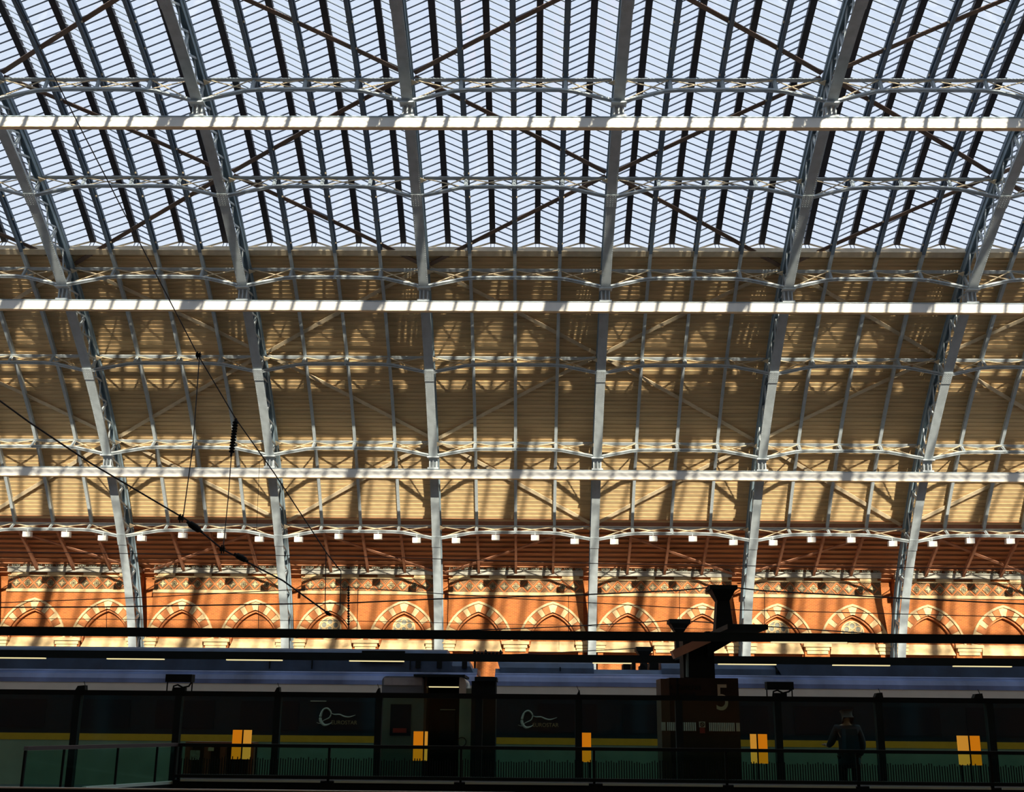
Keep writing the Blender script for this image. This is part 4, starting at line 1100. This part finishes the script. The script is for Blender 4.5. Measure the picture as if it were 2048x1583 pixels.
wire([(1466, 1174, 22), (1529, 1181, 22), (1790, 1195, 22), (2060, 1208, 22)], 0.014, 'thick wire right of the tall flared column, falling from its cap')
wire([(-10, 1205, 26), (285, 1194, 26), (700, 1173, 26)], 0.010, 'thin wire rising from the left edge to the hanging insulators')
wire([(700, 1174, 26), (985, 1194, 26), (1400, 1217, 26), (2060, 1234, 26)], 0.010, 'thin wire falling from the hanging insulators to the right edge')
wire([(700, 1265, 36), (878, 1262, 36), (1118, 1253, 36), (1319, 1242, 36), (1340, 1240, 36)], 0.018, 'wire rising to the middle flared column from the left')
wire([(1374, 1241, 36), (1471, 1248, 36), (1679, 1262, 36), (1760, 1268, 36)], 0.018, 'wire falling right from the middle flared column')
wire([(-10, 1236, 24), (700, 1241, 24), (1177, 1251, 24), (1440, 1258, 24)], 0.006, 'very thin level wire across the middle of the brick arches')
wire([(1002, 1309, 45), (1102, 1305, 45), (1269, 1296, 45)], 0.018, 'low wire rising to the smallest flared column')
for j, (px, a, b, Y) in enumerate(((213, 1214, 1262, 22), (517, 1209, 1264, 22), (1137, 1190, 1264, 22), (1359, 1181, 1240, 22), (1529, 1182, 1264, 22), (1118, 1254, 1300, 36))):
    wire([(px, a, Y), (px+(0.01 if j else 0), b, Y)], 0.006, '%s thin dropper wire from left, hanging below the thick wire' % ORD[j], 'wire', 'dropper wires', name='dropper_wire')
for j, (px, a, b, Y) in enumerate(((652, 1104, 1222, 19.5), (682, 1142, 1219, 19.6), (716, 1176, 1262, 26))):
    wire([(px, a, Y), (px-2, b, Y)], 0.008, '%s short upright wire beside the hanging rod insulator' % ORD[j], 'wire', 'short upright wires', name='upright_wire')
def insul(p0, p1, r, n, lab, m=black, fat=False):
    a, b = pix(*p0), pix(*p1); mb = MB(); pts, rad = [], []
    L = (b-a)
    if fat:
        for t, q in ((0, .3), (.15, .9), (.5, 1), (.85, .9), (1, .3)): pts.append(tuple(a+L*t)); rad.append(r*q)
        mb.tube(pts, rad, 10)
    else:
        for i in range(n):
            for dt, q in ((0.1, 0.4), (0.45, 1.0), (0.6, 1.0), (0.95, 0.4)):
                pts.append(tuple(a+L*((i+dt)/n))); rad.append(r*q)
        mb.tube(pts, rad, 10)
    o = tuple(a)
    e = empty('wire_insulator', o, lab, 'insulator', 'cable insulators')
    mb.build('insulator_body', m, e, o, smooth=False)
    MB().tube([tuple(a-L*0.08), tuple(a+L*0.05)], r*0.5, 6).tube([tuple(b-L*0.05), tuple(b+L*0.1)], r*0.4, 6).build('end_fitting', m, e, o)
insul((471, 842, 18.7), (463, 905, 18.5), 0.048, 11, 'long black ribbed insulator hanging under the thin slanting cable')
insul((376, 1044, 18.0), (402, 1062, 18.05), 0.055, 1, 'fat bulging black insulator on the thick cable, upper one', fat=True)
insul((470, 1108, 18.25), (494, 1121, 18.3), 0.048, 1, 'bulging black insulator on the thick cable, lower one', fat=True)
insul((697, 1177, 26), (697, 1250, 26), 0.032, 14, 'slim ribbed rod insulator hanging before the third arch from left')
insul((650, 1222, 18.8), (662, 1230, 18.82), 0.03, 1, 'small end insulator where the thick cable meets the round window', fat=True)
for p, lab in (((397, 710, 18.35), 'small black clamp high on the thin slanting cable'), ((445, 1098, 18.2), 'small black clamp between the two bulging insulators'), ((362, 1036, 17.95), 'small black clamp above the upper bulging insulator')):
    v = pix(*p); o = tuple(v); s_ = 0.04
    e = empty('wire_clamp', o, lab, 'clamp', 'cable clamps')
    MB().box(v.x-s_, v.x+s_, v.y-0.03, v.y+0.03, v.z-s_*.7, v.z+s_*.7).build('clamp_body', black, e, o)
    MB().box(v.x-s_*.5, v.x-s_*.2, v.y-0.02, v.y+0.02, v.z-0.07, v.z+0.07).box(v.x+s_*.4, v.x+s_*.7, v.y-0.02, v.y+0.02, v.z-0.06, v.z+0.06).build('clamp_bolts', black, e, o)
